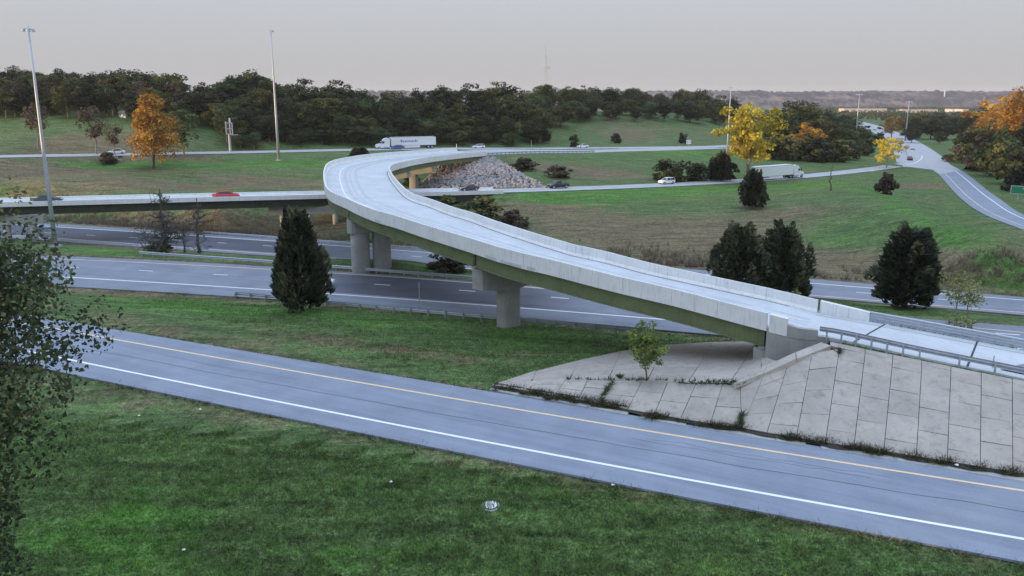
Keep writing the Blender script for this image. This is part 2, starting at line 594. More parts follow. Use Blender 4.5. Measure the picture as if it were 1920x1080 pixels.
# the left bridge and the road it carries on to the right (near edge of its carriageway)
_k5 = []
for u, v, h in [(0, 374.5, 19.2), (225, 369, 19.6), (475, 362.5, 20.2), (768, 356, 21.7), (920, 354.5, 22.3)]:
    q = P(u, v, CAM_Z - h + 1.0); q[2] -= 1.0; _k5.append(q)
for u, v, h in [(1060, 357, 22.9), (1280, 348.5, 23.8), (1400, 341, 24.1), (1490, 334.5, 24.3), (1560, 328.5, 24.4), (1640, 320, 24.5)]:
    _k5.append(P(u, v, CAM_Z - h))
k5_near = fit_xy(_k5, np.arange(-190, 136, 4.0), 3, 3)
K5_W = 6.4
k5_far = offset(k5_near, K5_W)
K5_X_END = 1.0                      # the bridge ends here and the embankment begins

back_c = catmull([P(-260, 300, 4.5), P(0, 293, 3.5), P(220, 289.5, 3.0), P(430, 285.5, 2.4), P(760, 279, 1.4), P(1000, 278.5, 0.4), P(1165, 277, -0.3),
                  P(1330, 275, -1.0), P(1430, 270, -1.6), P(1540, 262, -2.5)], 10)
back_near = offset(back_c, -4.6); back_far = offset(back_c, 4.6)

rr_left = catmull([P(1742, 312, -4.5), P(1760, 326, -4.5), P(1780, 349, -4.5), P(1803, 373, -4.5), P(1842, 400, -4.5), P(1920, 431, -4.5), P(2060, 482, -4.5), P(2300, 560, -4.5)], 8)
rr_right = catmull([P(1776, 306, -4.5), P(1800, 318, -4.5), P(1822, 333, -4.5), P(1848, 354, -4.5), P(1876, 374, -4.5), P(1925, 405, -4.5), P(2065, 450, -4.5), P(2340, 530, -4.5)], 8)
rr_left = resample(rr_left, 60); rr_right = resample(rr_right, 60)

far_c = catmull([P(1722, 306, -4.5), P(1712, 290, -4.8), P(1694, 272, -5.6), P(1668, 254, -7.0), P(1640, 241, -9.0), P(1622, 234, -11.0), P(1600, 228, -12.0)], 8)
far_l = offset(far_c, 7.0); far_r = offset(far_c, -10.0)

# ------------------------------------------------------------------ the flyover's plan (parapet top, outer and inner edge)
FO = np.array([[20.4,47.0,4.3],[18.9,47.9,4.4],[17.4,48.8,4.6],[15.8,49.7,4.8],[14.1,50.6,5.1],[12.4,51.4,5.4],[10.6,52.1,5.6],[8.7,52.8,5.9],[6.8,53.6,6.2],[4.9,54.5,6.5],[2.9,55.6,6.8],[0.8,56.7,7.0],[-1.4,58.6,7.2],[-3.7,61.4,7.3],[-6.3,64.5,7.3],[-9.0,67.7,7.4],[-12.2,71.8,7.6],[-15.6,75.9,7.6],[-20.1,83.6,7.7],[-26.2,96.6,7.6],[-35.1,131.8,7.4],[-34.8,151.2,7.0],[-32.1,166.6,6.4],[-28.2,182.2,5.6],[-23.4,199.3,4.7],[-17.4,217.8,3.8]])
FI = np.array([[25.0,54.4,3.6],[23.5,55.3,3.8],[21.8,56.4,4.0],[19.9,57.4,4.2],[17.9,58.4,4.4],[15.7,59.4,4.7],[13.7,60.1,5.0],[11.9,60.7,5.3],[10.3,61.4,5.6],[8.8,62.0,5.9],[6.8,63.1,6.2],[5.6,63.6,6.3],[4.8,64.5,6.4],[3.0,66.9,6.4],[0.6,70.3,6.5],[-1.8,73.6,6.7],[-4.5,78.0,6.9],[-7.0,81.7,7.0],[-10.3,88.6,6.8],[-15.4,100.0,6.6],[-23.6,133.6,6.3],[-23.2,150.2,6.0],[-20.9,164.3,5.5],[-17.6,179.4,4.8],[-13.2,196.2,4.0],[-7.6,214.6,2.9]])


def smooth3(a, it=2):
    a = a.copy()
    for _ in range(it):
        b = a.copy(); b[1:-1] = 0.25 * a[:-2] + 0.5 * a[1:-1] + 0.25 * a[2:]; a = b
    return a


FO[:, 2] = smooth3(FO, 2)[:, 2]; FI[:, 2] = smooth3(FI, 2)[:, 2]
FO = catmull(FO, 8); FI = catmull(FI, 8)      # 201 stations, paired
NS = len(FO)
PAR_H = 1.05
# the ramp beyond each abutment, at pavement level
ap_near = catmull([FO[0] - [0, 0, PAR_H], P(1563, 634, 3.25), P(1720.7, 668.5, 3.05), P(1859, 697, 2.85), P(1960, 718, 2.75), P(2150, 757, 2.6), P(2500, 828, 2.4)], 10)
ap_far = catmull([FI[0] - [0, 0, PAR_H], P(1654, 607, 2.5), P(1758, 626, 2.35), P(1920, 657, 2.2), P(2060, 684, 2.1), P(2300, 730, 2.0), P(2700, 806, 1.9)], 10)
ap_near = resample(ap_near, 60); ap_far = resample(ap_far, 60)
# far end of the flyover down to the back road
me_near = resample(catmull([FI[-1] - [0, 0, PAR_H], P(1000, 287, 1.2), P(1085, 286.5, 0.5), P(1165, 284, -0.1), P(1260, 281.5, -0.6), P(1400, 277, -1.4)], 10), 50)
me_far = resample(catmull([FO[-1] - [0, 0, PAR_H], P(930, 279.5, 2.0), P(1000, 280.5, 1.2), P(1085, 281, 0.5), P(1165, 279.5, -0.1), P(1290, 277, -0.8)], 10), 50)

ROADS = {  # name: (right edge, left edge, margin of verge)
    'ramp': (ramp_bot, ramp_top), 'near': (nm_bot, nm_top), 'far': (fm_bot, fm_top),
    'k5': (k5_near[k5_near[:, 0] > K5_X_END], k5_far[k5_near[:, 0] > K5_X_END]), 'back': (back_near, back_far), 'right': (rr_left, rr_right),
    'far_road': (far_r, far_l), 'approach': (ap_near, ap_far), 'merge': (me_near, me_far)}

# ------------------------------------------------------------------ terrain
cps = []


def cp(u, v, h): cps.append(P(u, v, CAM_Z - h))


def cw(x, y, z): cps.append(np.array([x, y, z], float))


for x, y, z in [(-60, 8, 0), (0, -20, 0), (0, 8, 0), (60, -5, 0), (-110, 25, -0.5), (110, 5, 0), (-25, 16, .2), (25, 14, 0), (0, 22, 0), (-160, 60, -1), (170, 40, -1)]: cw(x, y, z)
for nm, (a, b) in ROADS.items():
    if nm in ('approach',): continue
    st = 6 if nm in ('ramp', 'near', 'far') else 5
    for line in (a, b):
        q = resample(line[(line[:, 1] > 0)], step=12.0)
        for k in q: cps.append(k - [0, 0, 0.08])
# verge between slip road and mainline, pier feet, median
for a in [(300, 585, 20.9), (400, 605, 20.6), (620, 620, 20.9), (800, 650, 20.8), (955, 612, 21.9), (1060, 640, 21.6), (1000, 690, 20.6), (870, 690, 20.4), (1150, 640, 22),
          (200, 468, 22.4), (330, 478, 22.3), (690, 495, 21.4), (760, 502, 21.7), (540, 486, 22), (1000, 520, 22.4), (1800, 583, 23.5), (1650, 575, 23.5), (1500, 560, 23.6), (60, 462, 22.5)]: cp(*a)
# slope beyond the far carriageway, field to the right
for a in [(200, 408, 25.4), (110, 408, 25.3), (330, 410, 25.4), (430, 412, 25.6), (480, 422, 27), (540, 421, 27), (600, 421, 27), (660, 424, 27), (480, 434, 27), (560, 436, 27), (640, 440, 27),
          (200, 357, 21.6), (50, 352, 21.2), (400, 352, 22.1), (550, 347, 22.6), (100, 325, 19.9), (300, 318, 19.7), (500, 315, 20.1), (200, 303, 18.4), (400, 300, 18.9), (580, 300, 19.4), (0, 302, 17.3),
          (-200, 340, 20), (-300, 400, 24), (690, 352, 23.7), (700, 425, 26.8), (830, 440, 26.3), (850, 395, 25.2), (800, 352, 23.8), (900, 352, 23.4)]: cp(*a)
for a in [(1200, 470, 26.3), (1400, 440, 25.6), (1000, 400, 24.9), (1000, 370, 23.7), (1100, 420, 25.3), (1250, 380, 24.7), (1500, 400, 24.4), (1500, 350, 24.2), (1600, 342, 22.9), (1650, 363, 22.2), (1700, 386, 21.8), (1750, 411, 21.6), (1800, 436, 21.6), (1850, 460, 21.9), (1900, 486, 22.3), (1980, 525, 23.4),
          (1600, 440, 25.1), (1700, 480, 25.7), (1850, 520, 26.4), (1665, 352, 24.9), (1760, 380, 25.8), (1830, 420, 26.0), (1900, 450, 26.0), (1720, 340, 25.0),
          (1880, 350, 24.3), (1900, 330, 23.6), (1850, 300, 23.8), (1960, 380, 24.3), (2100, 400, 23.8), (2000, 300, 21.5)]: cp(*a)
# flyover's far embankment, field between the two roads
for a in [(1000, 322, 21.6), (1050, 335, 22.6), (1100, 300, 20.9), (1100, 330, 22.8), (1250, 310, 22.5), (1330, 290, 22.0), (1450, 300, 23.4), (960, 345, 22.7), (870, 345, 23.2), (1560, 300, 24.3)]: cp(*a)
cps.append(P(1430, 672, 0.6)); cps.append(P(1475, 640, 0.6)); cw(20, 57, -0.6); cw(28, 59, -1.2); cw(-14, 209, -1.5); cw(-22, 205, -2.5); cw(-30, 195, -3.0); cw(-40, 185, -2.6); cw(-42, 160, -3); cw(-30, 160, -3.6); cw(-45, 130, -3.5); cw(-60, 150, -1.8)
# beyond the back road
for a in [(100, 231, 9.3), (-50, 226, 8.6), (200, 234, 9.8), (300, 243, 11.2), (400, 253, 13.2), (500, 270, 16.0), (0, 262, 13.5), (200, 262, 13.8),
          (1200, 262, 20.0), (1200, 241, 16.3), (1100, 246, 16.6), (1330, 231, 15.0), (1040, 264, 19.2), (1300, 255, 19.0)]: cp(*a)
for x, y, z in [(-150, 290, 17), (-100, 290, 13), (-50, 290, 9), (0, 300, 6), (-220, 260, 16), (-260, 330, 21), (-150, 350, 20), (-60, 350, 16), (0, 360, 13), (70, 380, 9), (140, 400, 2), (-200, 450, 19), (-80, 450, 15), (0, 470, 11), (100, 480, 9),
                (200, 420, -5), (190, 330, -5), (260, 300, -2), (250, 220, -1.0), (190, 200, -2.6), (330, 260, 2), (300, 400, -6), (400, 350, -4), (150, 130, -4.0), (230, 130, -2), (320, 150, 0), (250, 500, -8), (400, 600, -9),
                (0, 700, 0), (-300, 700, 12), (-600, 500, 14), (300, 800, -11), (600, 900, -11), (0, 1200, -12), (800, 1300, -14), (-900, 1200, -5), (0, 2000, -22), (1500, 2000, -22), (-1500, 2000, -20), (3000, 2000, -20), (0, 3800, -20), (2500, 3800, -20), (-2500, 3800, -20),
                (-400, 60, 0), (-800, 0, 2), (-600, 200, 6), (-300, 130, -1), (600, 0, 0), (600, 200, 2), (1500, 300, 0), (-1500, 300, 5), (0, -300, 0), (1200, -300, 0), (-1200, -300, 0), (3200, 800, -10), (-3200, 800, 0), (3200, -300, 0), (-3200, -300, 0)]: cw(x, y, z)
cps = np.array(cps)
# thin the survey so that no two points are closer than 2.5 m
keep = []
for q in cps:
    if all((q[0] - k[0]) ** 2 + (q[1] - k[1]) ** 2 > 6.0 for k in keep): keep.append(q)
cps = np.array(keep)
SC = 100.0
_X = cps[:, :2] / SC


def _phi(a, b):
    d2 = ((a[:, None, :] - b[None, :, :]) ** 2).sum(-1)
    return np.sqrt(d2 + 0.05 ** 2)


_n = len(cps)
_A = np.zeros((_n + 3, _n + 3))
_A[:_n, :_n] = _phi(_X, _X) - 2e-4 * np.eye(_n)
_A[:_n, _n] = 1; _A[:_n, _n + 1:] = _X
_A[_n:, :_n] = _A[:_n, _n:].T
_w = np.linalg.solve(_A, np.r_[cps[:, 2], 0, 0, 0])


def base_z(x, y):
    x = np.asarray(x, float).ravel(); y = np.asarray(y, float).ravel()
    out = np.empty(len(x))
    for i in range(0, len(x), 20000):
        q = np.stack([x[i:i + 20000], y[i:i + 20000]], -1) / SC
        out[i:i + 20000] = _phi(q, _X) @ _w[:_n] + _w[_n] + q @ _w[_n + 1:]
    return out


# slope paving lines (needed by the ground as well)
curb_pix = [(925, 722), (985, 733), (1060, 745), (1122, 757), (1177, 768), (1227, 777), (1276, 786), (1332, 794.5), (1390, 803), (1438, 812), (1493, 821), (1547, 830), (1601, 838), (1657, 847), (1717, 856.5), (1776, 866), (1838, 876), (1899, 885.5), (1962, 895.5), (2030, 906), (2100, 917)]
curb_line = np.array([P(u, v, 0.12) for u, v in curb_pix])

roads_dense = {}
for nm, (a, b) in ROADS.items():
    if nm == 'approach': a, b = a[7:], b[7:]
    k = max(30, int(np.linalg.norm(np.diff(a, axis=0), axis=1).sum() / 2.5))
    A_, B_ = resample(a, k), resample(b, k)
    roads_dense[nm] = (A_, B_)


def ground_z(x, y):
    """terrain height, with the road beds cut or filled into it"""
    x = np.asarray(x, float).ravel(); y = np.asarray(y, float).ravel()
    z = base_z(x, y)
    near = (y < 130)
    z = z + (fbm(x * 0.15, y * 0.15, 3) - 0.5) * np.clip((y - 18) / 40, 0.15, 0.5)
    for nm, (A_, B_) in roads_dense.items():
        C_ = 0.5 * (A_ + B_)
        hw = 0.5 * np.linalg.norm((A_ - B_)[:, :2], axis=1)
        lo = C_[:, :2].min(0) - 30; hi = C_[:, :2].max(0) + 30
        sel = np.where((x > lo[0]) & (x < hi[0]) & (y > lo[1]) & (y < hi[1]))[0]
        blend = {'near': 3.0, 'far': 4.0, 'approach': 6.0, 'merge': 7.0}.get(nm, 4.0)
        for i in range(0, len(sel), 8000):
            s = sel[i:i + 8000]
            d2 = (x[s, None] - C_[None, :, 0]) ** 2 + (y[s, None] - C_[None, :, 1]) ** 2
            j = d2.argmin(1)
            ab = (B_ - A_)[j]; L2 = (ab[:, :2] ** 2).sum(1)
            t = ((x[s] - A_[j, 0]) * ab[:, 0] + (y[s] - A_[j, 1]) * ab[:, 1]) / L2
            zr = A_[j, 2] + np.clip(t, 0, 1) * ab[:, 2]
            d = np.sqrt(d2[np.arange(len(s)), j]) - hw[j]
            # ignore what lies off the ends of the road
            first = (j == 0) | (j == len(C_) - 1)
            w = 1 - np.clip((d - 0.5) / blend, 0, 1)
            w = w * w * (3 - 2 * w)
            w = np.where(first & (d > 2.0), 0, w)
            z[s] = z[s] * (1 - w) + (zr - 0.14 - 0.10 * np.clip(d, 0, 1)) * w
    return z


gy = np.unique(np.round(np.r_[np.arange(-60, 16, 6), np.arange(16, 72, 0.9), np.arange(72, 130, 1.3), np.arange(130, 300, 2.6), np.arange(300, 620, 8), 620 * 1.09 ** np.arange(0, 24)], 3))
gx = np.r_[np.arange(0, 62, 1.0), np.arange(62, 160, 2.0), np.arange(160, 420, 6.5), 420 * 1.12 ** np.arange(0, 20)]
gx = np.unique(np.round(np.r_[-gx, gx], 3))
GX, GY = np.meshgrid(gx, gy)
GZ = ground_z(GX, GY).reshape(GX.shape)


def in_poly(x, y, poly):
    x = np.asarray(x, float); y = np.asarray(y, float)
    ins = np.zeros(x.shape, bool)
    n = len(poly)
    for i in range(n):
        x0, y0 = poly[i][:2]; x1, y1 = poly[(i + 1) % n][:2]
        c = ((y0 > y) != (y1 > y)) & (x < (x1 - x0) * (y - y0) / (y1 - y0 + 1e-12) + x0)
        ins ^= c
    return ins


# the paved slope below the approach: break line, crest, and the warped cone under the abutment
break_pix = [(925, 722, 0.02), (990, 716, 0.3), (1055, 709.5, 0.55), (1147, 713, 0.75), (1204, 713, 0.95), (1252, 716, 1.1), (1305, 719, 1.3), (1355, 720, 1.5), (1388, 716, 1.75)]
break_line = np.array([P(*q) for q in break_pix])
crest_pix = [(1388, 716, 1.75), (1460, 684, 2.45), (1516, 662, 2.95), (1556, 648, 3.1), (1622, 663, 3.0), (1674, 673, 2.95), (1728, 684, 2.9), (1783, 695, 2.85), (1840, 706.5, 2.8), (1898, 718, 2.75), (1958, 730, 2.72), (2024, 743, 2.68), (2092, 757, 2.64)]
crest_line = np.array([P(*q) for q in crest_pix])
cone_pix = [(925, 722, 0.02), (1000, 697, -0.35), (1090, 674, -0.75), (1170, 657, -1.05), (1250, 646, -1.25), (1330, 641, -1.35), (1402, 638.5, -1.35), (1418, 640, -0.9), (1436, 668, 1.15)]
cone_line = np.array([P(*q) for q in cone_pix])
paved_poly = np.vstack([curb_line[:, :2], crest_line[::-1][:, :2]])
paved_poly = np.vstack([curb_line[:, :2], crest_line[::-1][:-1, :2], P(1436, 668, 1.15)[None, :2], cone_line[::-1][1:, :2]])


def lower_under(poly, zfun, pad):
    global GZ
    ins = in_poly(GX, GY, poly)
    if ins.any():
        zz = zfun(GX[ins], GY[ins])
        GZ[ins] = np.minimum(GZ[ins], zz - pad)


_pp = np.vstack([curb_line, break_line, crest_line, cone_line])


def paved_z(x, y):
    d = np.sqrt((x[:, None] - _pp[None, :, 0]) ** 2 + (y[:, None] - _pp[None, :, 1]) ** 2) + 0.05
    w = 1 / d ** 3
    return (w * _pp[None, :, 2]).sum(1) / w.sum(1)


lower_under(paved_poly, paved_z, 1.1)
_wp = np.array([P(1380, 722, 1.7), P(1432, 700, 2.2), P(1562, 650, 3.1), FO[0] + [2.2, 1.5, 0], FI[0] + [1, 2, 0], FI[14], FO[14] + [0, -.6, 0], P(1430, 680, 1.0)])
lower_under(_wp[:, :2], lambda x, y: np.full(len(x), 0.3), 0.0)
# ground outside the frame to the left stays below the sight of the bridge


def terrain_z(x, y):
    """bilinear look-up in the finished ground"""
    x = np.asarray(x, float); y = np.asarray(y, float)
    i = np.clip(np.searchsorted(gx, x) - 1, 0, len(gx) - 2); j = np.clip(np.searchsorted(gy, y) - 1, 0, len(gy) - 2)
    fx = (x - gx[i]) / (gx[i + 1] - gx[i]); fy = (y - gy[j]) / (gy[j + 1] - gy[j])
    return (GZ[j, i] * (1 - fx) + GZ[j, i + 1] * fx) * (1 - fy) + (GZ[j + 1, i] * (1 - fx) + GZ[j + 1, i + 1] * fx) * fy


# where the turf is dry or lush (worn or watered ground, in plan)
BLOBS = []   # x, y, rx, ry, angle, dry, lush


def blob(u, v, h, wpx, dm, dry=0.0, lush=0.0, ang=0.0):
    q = P(u, v, CAM_Z - h)
    BLOBS.append((q[0], q[1], wpx * mpp(q) / 2, dm / 2, ang, dry, lush))


blob(180, 472, 22.3, 260, 9, 0, 1.1, -.2); blob(420, 486, 22.2, 360, 6, 0, .7, -.2)
blob(330, 565, 21, 560, 12, 0, .75, -.25)
blob(720, 596, 21.5, 760, 10, 0, .65, -.25); blob(1000, 640, 21.3, 300, 8, 0, .45, -.2)
blob(560, 632, 20.8, 420, 5, .4, 0, -.4)
blob(800, 668, 20.7, 420, 5, .45, 0, -.4)
blob(1010, 665, 20.9, 160, 3, .35, 0)
blob(1080, 366, 23.7, 300, 11, 0, 1.2, .42); blob(1190, 364, 24, 300, 12, 0, 1.1, .42); blob(1320, 358, 24.2, 300, 12, 0, 1.1, .42); blob(1560, 348, 24, 260, 12, 0, 1.2, .2)
for _u, _v, _h in [(1420, 350, 24.1), (1500, 347, 24), (1570, 343, 23.7), (1620, 350, 22.7), (1660, 367, 22.1), (1700, 387, 21.8), (1745, 410, 21.6), (1790, 432, 21.6), (1835, 454, 21.8), (1880, 476, 22.2), (1920, 496, 22.6)]: blob(_u, _v + 2, _h, 90, 13, 0, .9, -.6)
blob(1600, 440, 25.1, 330, 14, 0, .55, 0); blob(1130, 375, 24, 200, 10, 0, .5, 0)
blob(1150, 420, 25.3, 420, 24, .7, 0, .1); blob(1330, 440, 25.5, 420, 22, .75, 0, .1); blob(1480, 480, 26, 560, 16, .7, 0, 0); blob(1020, 390, 24.6, 200, 16, .6, 0, 0); blob(1760, 510, 26, 400, 10, .65, 0, -.1); blob(1480, 400, 24.5, 240, 12, .5, 0)
blob(1400, 515, 26.8, 1000, 8, 1.0, 0, -.3)
blob(330, 312, 19.6, 560, 9, 0, 1.2, .25); blob(520, 303, 19.2, 300, 12, 0, 1.2, .2)
blob(60, 325, 19.9, 260, 18, 1.1, 0, 0); blob(300, 345, 21, 620, 16, .65, 0, .1); blob(520, 332, 21, 300, 12, .65, 0, 0); blob(250, 298, 18, 700, 8, .5, 0, .2)
blob(250, 410, 25.4, 460, 7, .85, 0, 0)
blob(1100, 292, 20.7, 160, 20, 0, .5); blob(1290, 290, 21.8, 260, 24, 0, 1.1, .2); blob(1100, 320, 22, 280, 18, .75, 0)
blob(1830, 345, 25, 90, 30, .3, .5); blob(1720, 350, 25, 120, 14, .6, 0)
blob(1600, 590, 23, 700, 8, 0, .7, -.4)
blob(250, 960, 20, 520, 8, 0, .45, -.5); blob(120, 1030, 20, 400, 6, 0, .4); blob(640, 1060, 20, 360, 4, 0, .35); blob(1000, 900, 20, 300, 4, 0, .25); blob(1500, 1040, 20, 500, 4, 0, .2)
blob(500, 860, 20, 260, 3, .35, 0, -.4); blob(820, 960, 20, 360, 4, .25, 0); blob(1250, 960, 20, 300, 3, .2, 0)
blob(100, 262, 13, 500, 50, .42, 0); blob(300, 262, 14, 300, 40, .42, 0); blob(1200, 250, 18, 420, 90, .45, 0); blob(1480, 285, 23.4, 300, 40, .3, 0)
blob(560, 428, 27, 260, 14, .9, 0)


def turf_fields(x, y):
    d = np.zeros_like(x); l = np.zeros_like(x)
    for bx, by, rx, ry, an, dd, ll in BLOBS:
        c, s = math.cos(an), math.sin(an)
        a = ((x - bx) * c + (y - by) * s) / rx; b = (-(x - bx) * s + (y - by) * c) / ry
        w = np.exp(-(a * a + b * b) * 1.3)
        d += dd * w; l += ll * w
    l += .24 * np.clip((44 - y) / 12, 0, 1)
    # the wide fields between the highway and the back road are mown short and half dry
    fld = np.clip((y - 92 + x * .30) / 14, 0, 1) * (y < 235) * np.clip((np.interp(x, back_c[:, 0], back_c[:, 1]) - 3 - y) / 6, 0, 1) * (x < 140)
    d += .23 * fld
    l += .12 * fld
    d = np.clip(d - .6 * np.clip(l, 0, 1), 0, 1)
    # bare, dry margins along the pavements
    for nm in ('ramp', 'near', 'far'):
        A_, B_ = roads_dense[nm]
        C_ = 0.5 * (A_ + B_); hw = 0.5 * np.linalg.norm((A_ - B_)[:, :2], axis=1)
        sel = np.where((np.abs(x) < 90) & (y > 10) & (y < 150))[0]
        for i in range(0, len(sel), 8000):
            s_ = sel[i:i + 8000]
            d2 = (x[s_, None] - C_[None, :, 0]) ** 2 + (y[s_, None] - C_[None, :, 1]) ** 2
            j = d2.argmin(1)
            dist = np.sqrt(d2[np.arange(len(s_)), j]) - hw[j]
            d[s_] += (0.30 if nm == 'ramp' else 0.5) * np.exp(-np.clip(dist, 0, None) ** 2 / (0.9 if nm == 'ramp' else 1.6))
    return np.clip(d, 0, 1), np.clip(l, 0, 1)


nx, ny = len(gx), len(gy)
idx = np.arange(nx * ny).reshape(ny, nx)
GF = np.stack([idx[:-1, :-1], idx[:-1, 1:], idx[1:, 1:], idx[1:, :-1]], -1).reshape(-1, 4)
gd, gl = turf_fields(GX.ravel(), GY.ravel())
ground = link('ground', fast_mesh('ground', np.stack([GX.ravel(), GY.ravel(), GZ.ravel()], -1), GF, M['grass'], {'dry': gd, 'lush': gl}, smooth=True))
tag(ground, 'mown green and brown grass verges and fields', 'ground', kind='structure')


# ------------------------------------------------------------------ road sheets and paint
def sheet(name, A_, B_, mat, thick=0.12, parent=None):
    """a pavement slab between two edges, with a real edge"""
    n = max(len(A_), len(B_))
    A_ = resample(A_, n); B_ = resample(B_, n)
    mb = MB()
    V = []; F = []
    for a, b in zip(A_, B_):
        V += [a, b, b - [0, 0, thick], a - [0, 0, thick]]
    for i in range(n - 1):
        o = 4 * i
        for j in range(4):
            F.append((o + j, o + (j + 1) % 4, o + 4 + (j + 1) % 4, o + 4 + j)[::-1])
    mb.add(V, F)
    return mb.build(name, mat, parent)


def paint(name, pts, width, mat, parent, lift=0.006, thick=0.0):
    pts = np.asarray(pts, float)
    a = offset(pts, width / 2, lift); b = offset(pts, -width / 2, lift)
    V = []; F = []
    for p_, q_ in zip(a, b): V += [p_, q_]
    for i in range(len(a) - 1): F.append((2 * i, 2 * i + 1, 2 * i + 3, 2 * i + 2))
    mb = MB(); mb.add(V, F)
    return mb.build(name, mat, parent)


def clip_u(line, u0, u1):
    out = []
    for q in line:
        zc = depth(q)
        u = 960 + FPX * q[0] / zc
        if u0 <= u <= u1: out.append(q)
    return np.array(out)


slip = sheet('slip_road', ramp_bot, ramp_top, M['ramp'])
tag(slip, 'grey slip road with one yellow and one white edge line across the foreground', 'road', kind='structure')
r_y = pixline([(150,625),(480,682.5),(960,766),(1440,845),(1920,920)], 0.0, 2)
r_w = pixline([(150,678.5),(480,744),(820,812.5),(1180,879),(1440,925.5),(1920,1011)], 0.0, 2)
r_s = pixline([(150,651),(480,714),(960,802),(1440,879),(1920,960)], 0.0, 2)
paint('yellow_line', resample(r_y, step=1.0), 0.17, M['yellow_line'], slip)
paint('white_line', resample(r_w, step=1.0), 0.19, M['white_line'], slip)
_s = resample(r_s, step=0.6); _s[:, 1] += (fbm(_s[:, 0] * .4, _s[:, 0] * 0 + 3, 3) - .5) * .25
paint('seam', _s, 0.05, M['seam'], slip, 0.005)
for k in range(5):                         # short cracks either side of the seam
    q0 = 40 + 130 * k + rng.integers(0, 60)
    c_ = _s[(q0) % (len(_s) - 30):][:22].copy(); c_[:, 1] += rng.uniform(-1.6, 1.9); c_[:, 1] += (fbm(c_[:, 0] * 1.3 + k, c_[:, 0] * 0 + 8, 3) - .5) * .35
    paint('crack', c_, 0.025, M['seam'], slip, 0.005)

near_main = sheet('near_carriageway', nm_bot, nm_top, M['main'])
tag(near_main, 'dark two lane carriageway passing under the curved flyover', 'road', kind='structure')
nm_y = pixline([(107,485.5),(475,502.5),(612,511),(785,523),(871,530),(1300,565)], Z_NM, 2)
nm_d = pixline([(139,501),(278,508),(422,516),(725,534),(890,546),(1053,559)], Z_NM, 2)
nm_w = pixline([(77,517),(475,541),(605,550.5),(756,560.6),(930,574),(1210,596)], Z_NM, 2)
paint('white_line', nm_w, 0.22, M['white_line'], near_main)
paint('yellow_line', nm_y, 0.16, M['yellow_line'], near_main)


def dashes(line, first_u, period_px_pts, parent, width, frac=0.25):
    line = resample(line, step=0.25)
    s = np.r_[0, np.cumsum(np.linalg.norm(np.diff(line, axis=0), axis=1))]
    us = np.array([960 + FPX * q[0] / depth(q) for q in line])
    a = [s[np.abs(us - u).argmin()] for u in period_px_pts]
    per = (a[-1] - a[0]) / first_u
    k0 = int((a[0] - s[0]) / per); k1 = int((s[-1] - a[0]) / per)
    for k in range(-k0, k1 + 1):
        c = a[0] + k * per
        sel = line[(s > c - per * frac / 2) & (s < c + per * frac / 2)]
        if len(sel) > 2:
            uu = 960 + FPX * sel[0][0] / depth(sel[0])
            if -250 < uu < 2150: paint('lane_dash', sel[::4], width, M['white_line'], parent)


dashes(nm_d, 6, (139, 1053), near_main, 0.17)


def fade_strip(name, A_, B_, u0, u1, fade, mat, base, parent):
    """a darker asphalt strip over the lanes, fading out at both ends"""
    n = 160
    A_ = resample(clip_u(resample(A_, step=1.0), u0, u1), n); B_ = resample(clip_u(resample(B_, step=1.0), u0, u1), n)
    V = []; at = []
    ts = (0, .06, .5, .94, 1)
    for i in range(n):
        e = min(i, n - 1 - i) / n / fade
        for t in ts:
            V.append(lerp(A_[i], B_[i], t) + [0, 0, .003]); at.append(min(1, e))
    k = len(ts)
    F = [(i * k + j, i * k + j + 1, (i + 1) * k + j + 1, (i + 1) * k + j) for i in range(n - 1) for j in range(k - 1)]
    return link(name, fast_mesh(name, np.array(V), np.array(F), mat, {'strip_fade': np.array(at)}), parent)


lerp = lambda a, b, t: a * (1 - t) + b * t
_m, _nt, _b, _o = new_mat('asphalt_dark_strip')  # darker asphalt colour that blends into the plain one at both ends
_f = math_n(_nt, 'ADD', attr(_nt, 'strip_fade'), math_n(_nt, 'MULTIPLY', math_n(_nt, 'SUBTRACT', noise(_nt, .5, 4, .7, pos(_nt, (.3, 1, 1))), .5), .5), True)
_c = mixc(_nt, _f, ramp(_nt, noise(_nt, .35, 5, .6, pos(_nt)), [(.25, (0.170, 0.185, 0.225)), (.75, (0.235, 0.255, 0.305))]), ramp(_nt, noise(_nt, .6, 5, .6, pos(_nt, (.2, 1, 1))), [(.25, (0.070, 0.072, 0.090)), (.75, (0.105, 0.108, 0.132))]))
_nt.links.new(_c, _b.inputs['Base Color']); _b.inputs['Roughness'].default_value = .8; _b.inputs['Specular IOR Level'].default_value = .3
M['dark_strip'] = _m
fade_strip('dark_lane_strip', lerp(nm_bot, nm_top, .30), lerp(nm_bot, nm_top, .93), 560, 1130, .22, _m, None, near_main)
far_main = sheet('far_carriageway', fm_bot, fm_top, M['main'])
tag(far_main, 'lower two lane carriageway behind the grassy median', 'road', kind='structure')
fm_w = pixline([(107,426),(282,436),(480,449.5),(605,459),(730,467.5),(805,474),(1510,530),(1635,540),(1755,550),(1918,562.5)], Z_FM, 3)
fm_d = pixline([(171,441),(251,445.5),(416,455.5),(505,461),(780,481),(1594,547),(1740,559),(1885,571)], Z_FM, 3)
fm_y = pixline([(150,450),(275,459),(440,470),(1510,554),(1637,562),(1920,586)], Z_FM, 2)
paint('white_line', fm_w, 0.22, M['white_line'], far_main)
paint('yellow_line', fm_y, 0.18, M['yellow_line'], far_main)
dashes(fm_d, 3, (171, 416), far_main, 0.17)
fade_strip('dark_lane_strip', lerp(fm_bot, fm_top, .16), lerp(fm_bot, fm_top, .80), -120, 760, .18, M['dark_strip'], None, far_main)

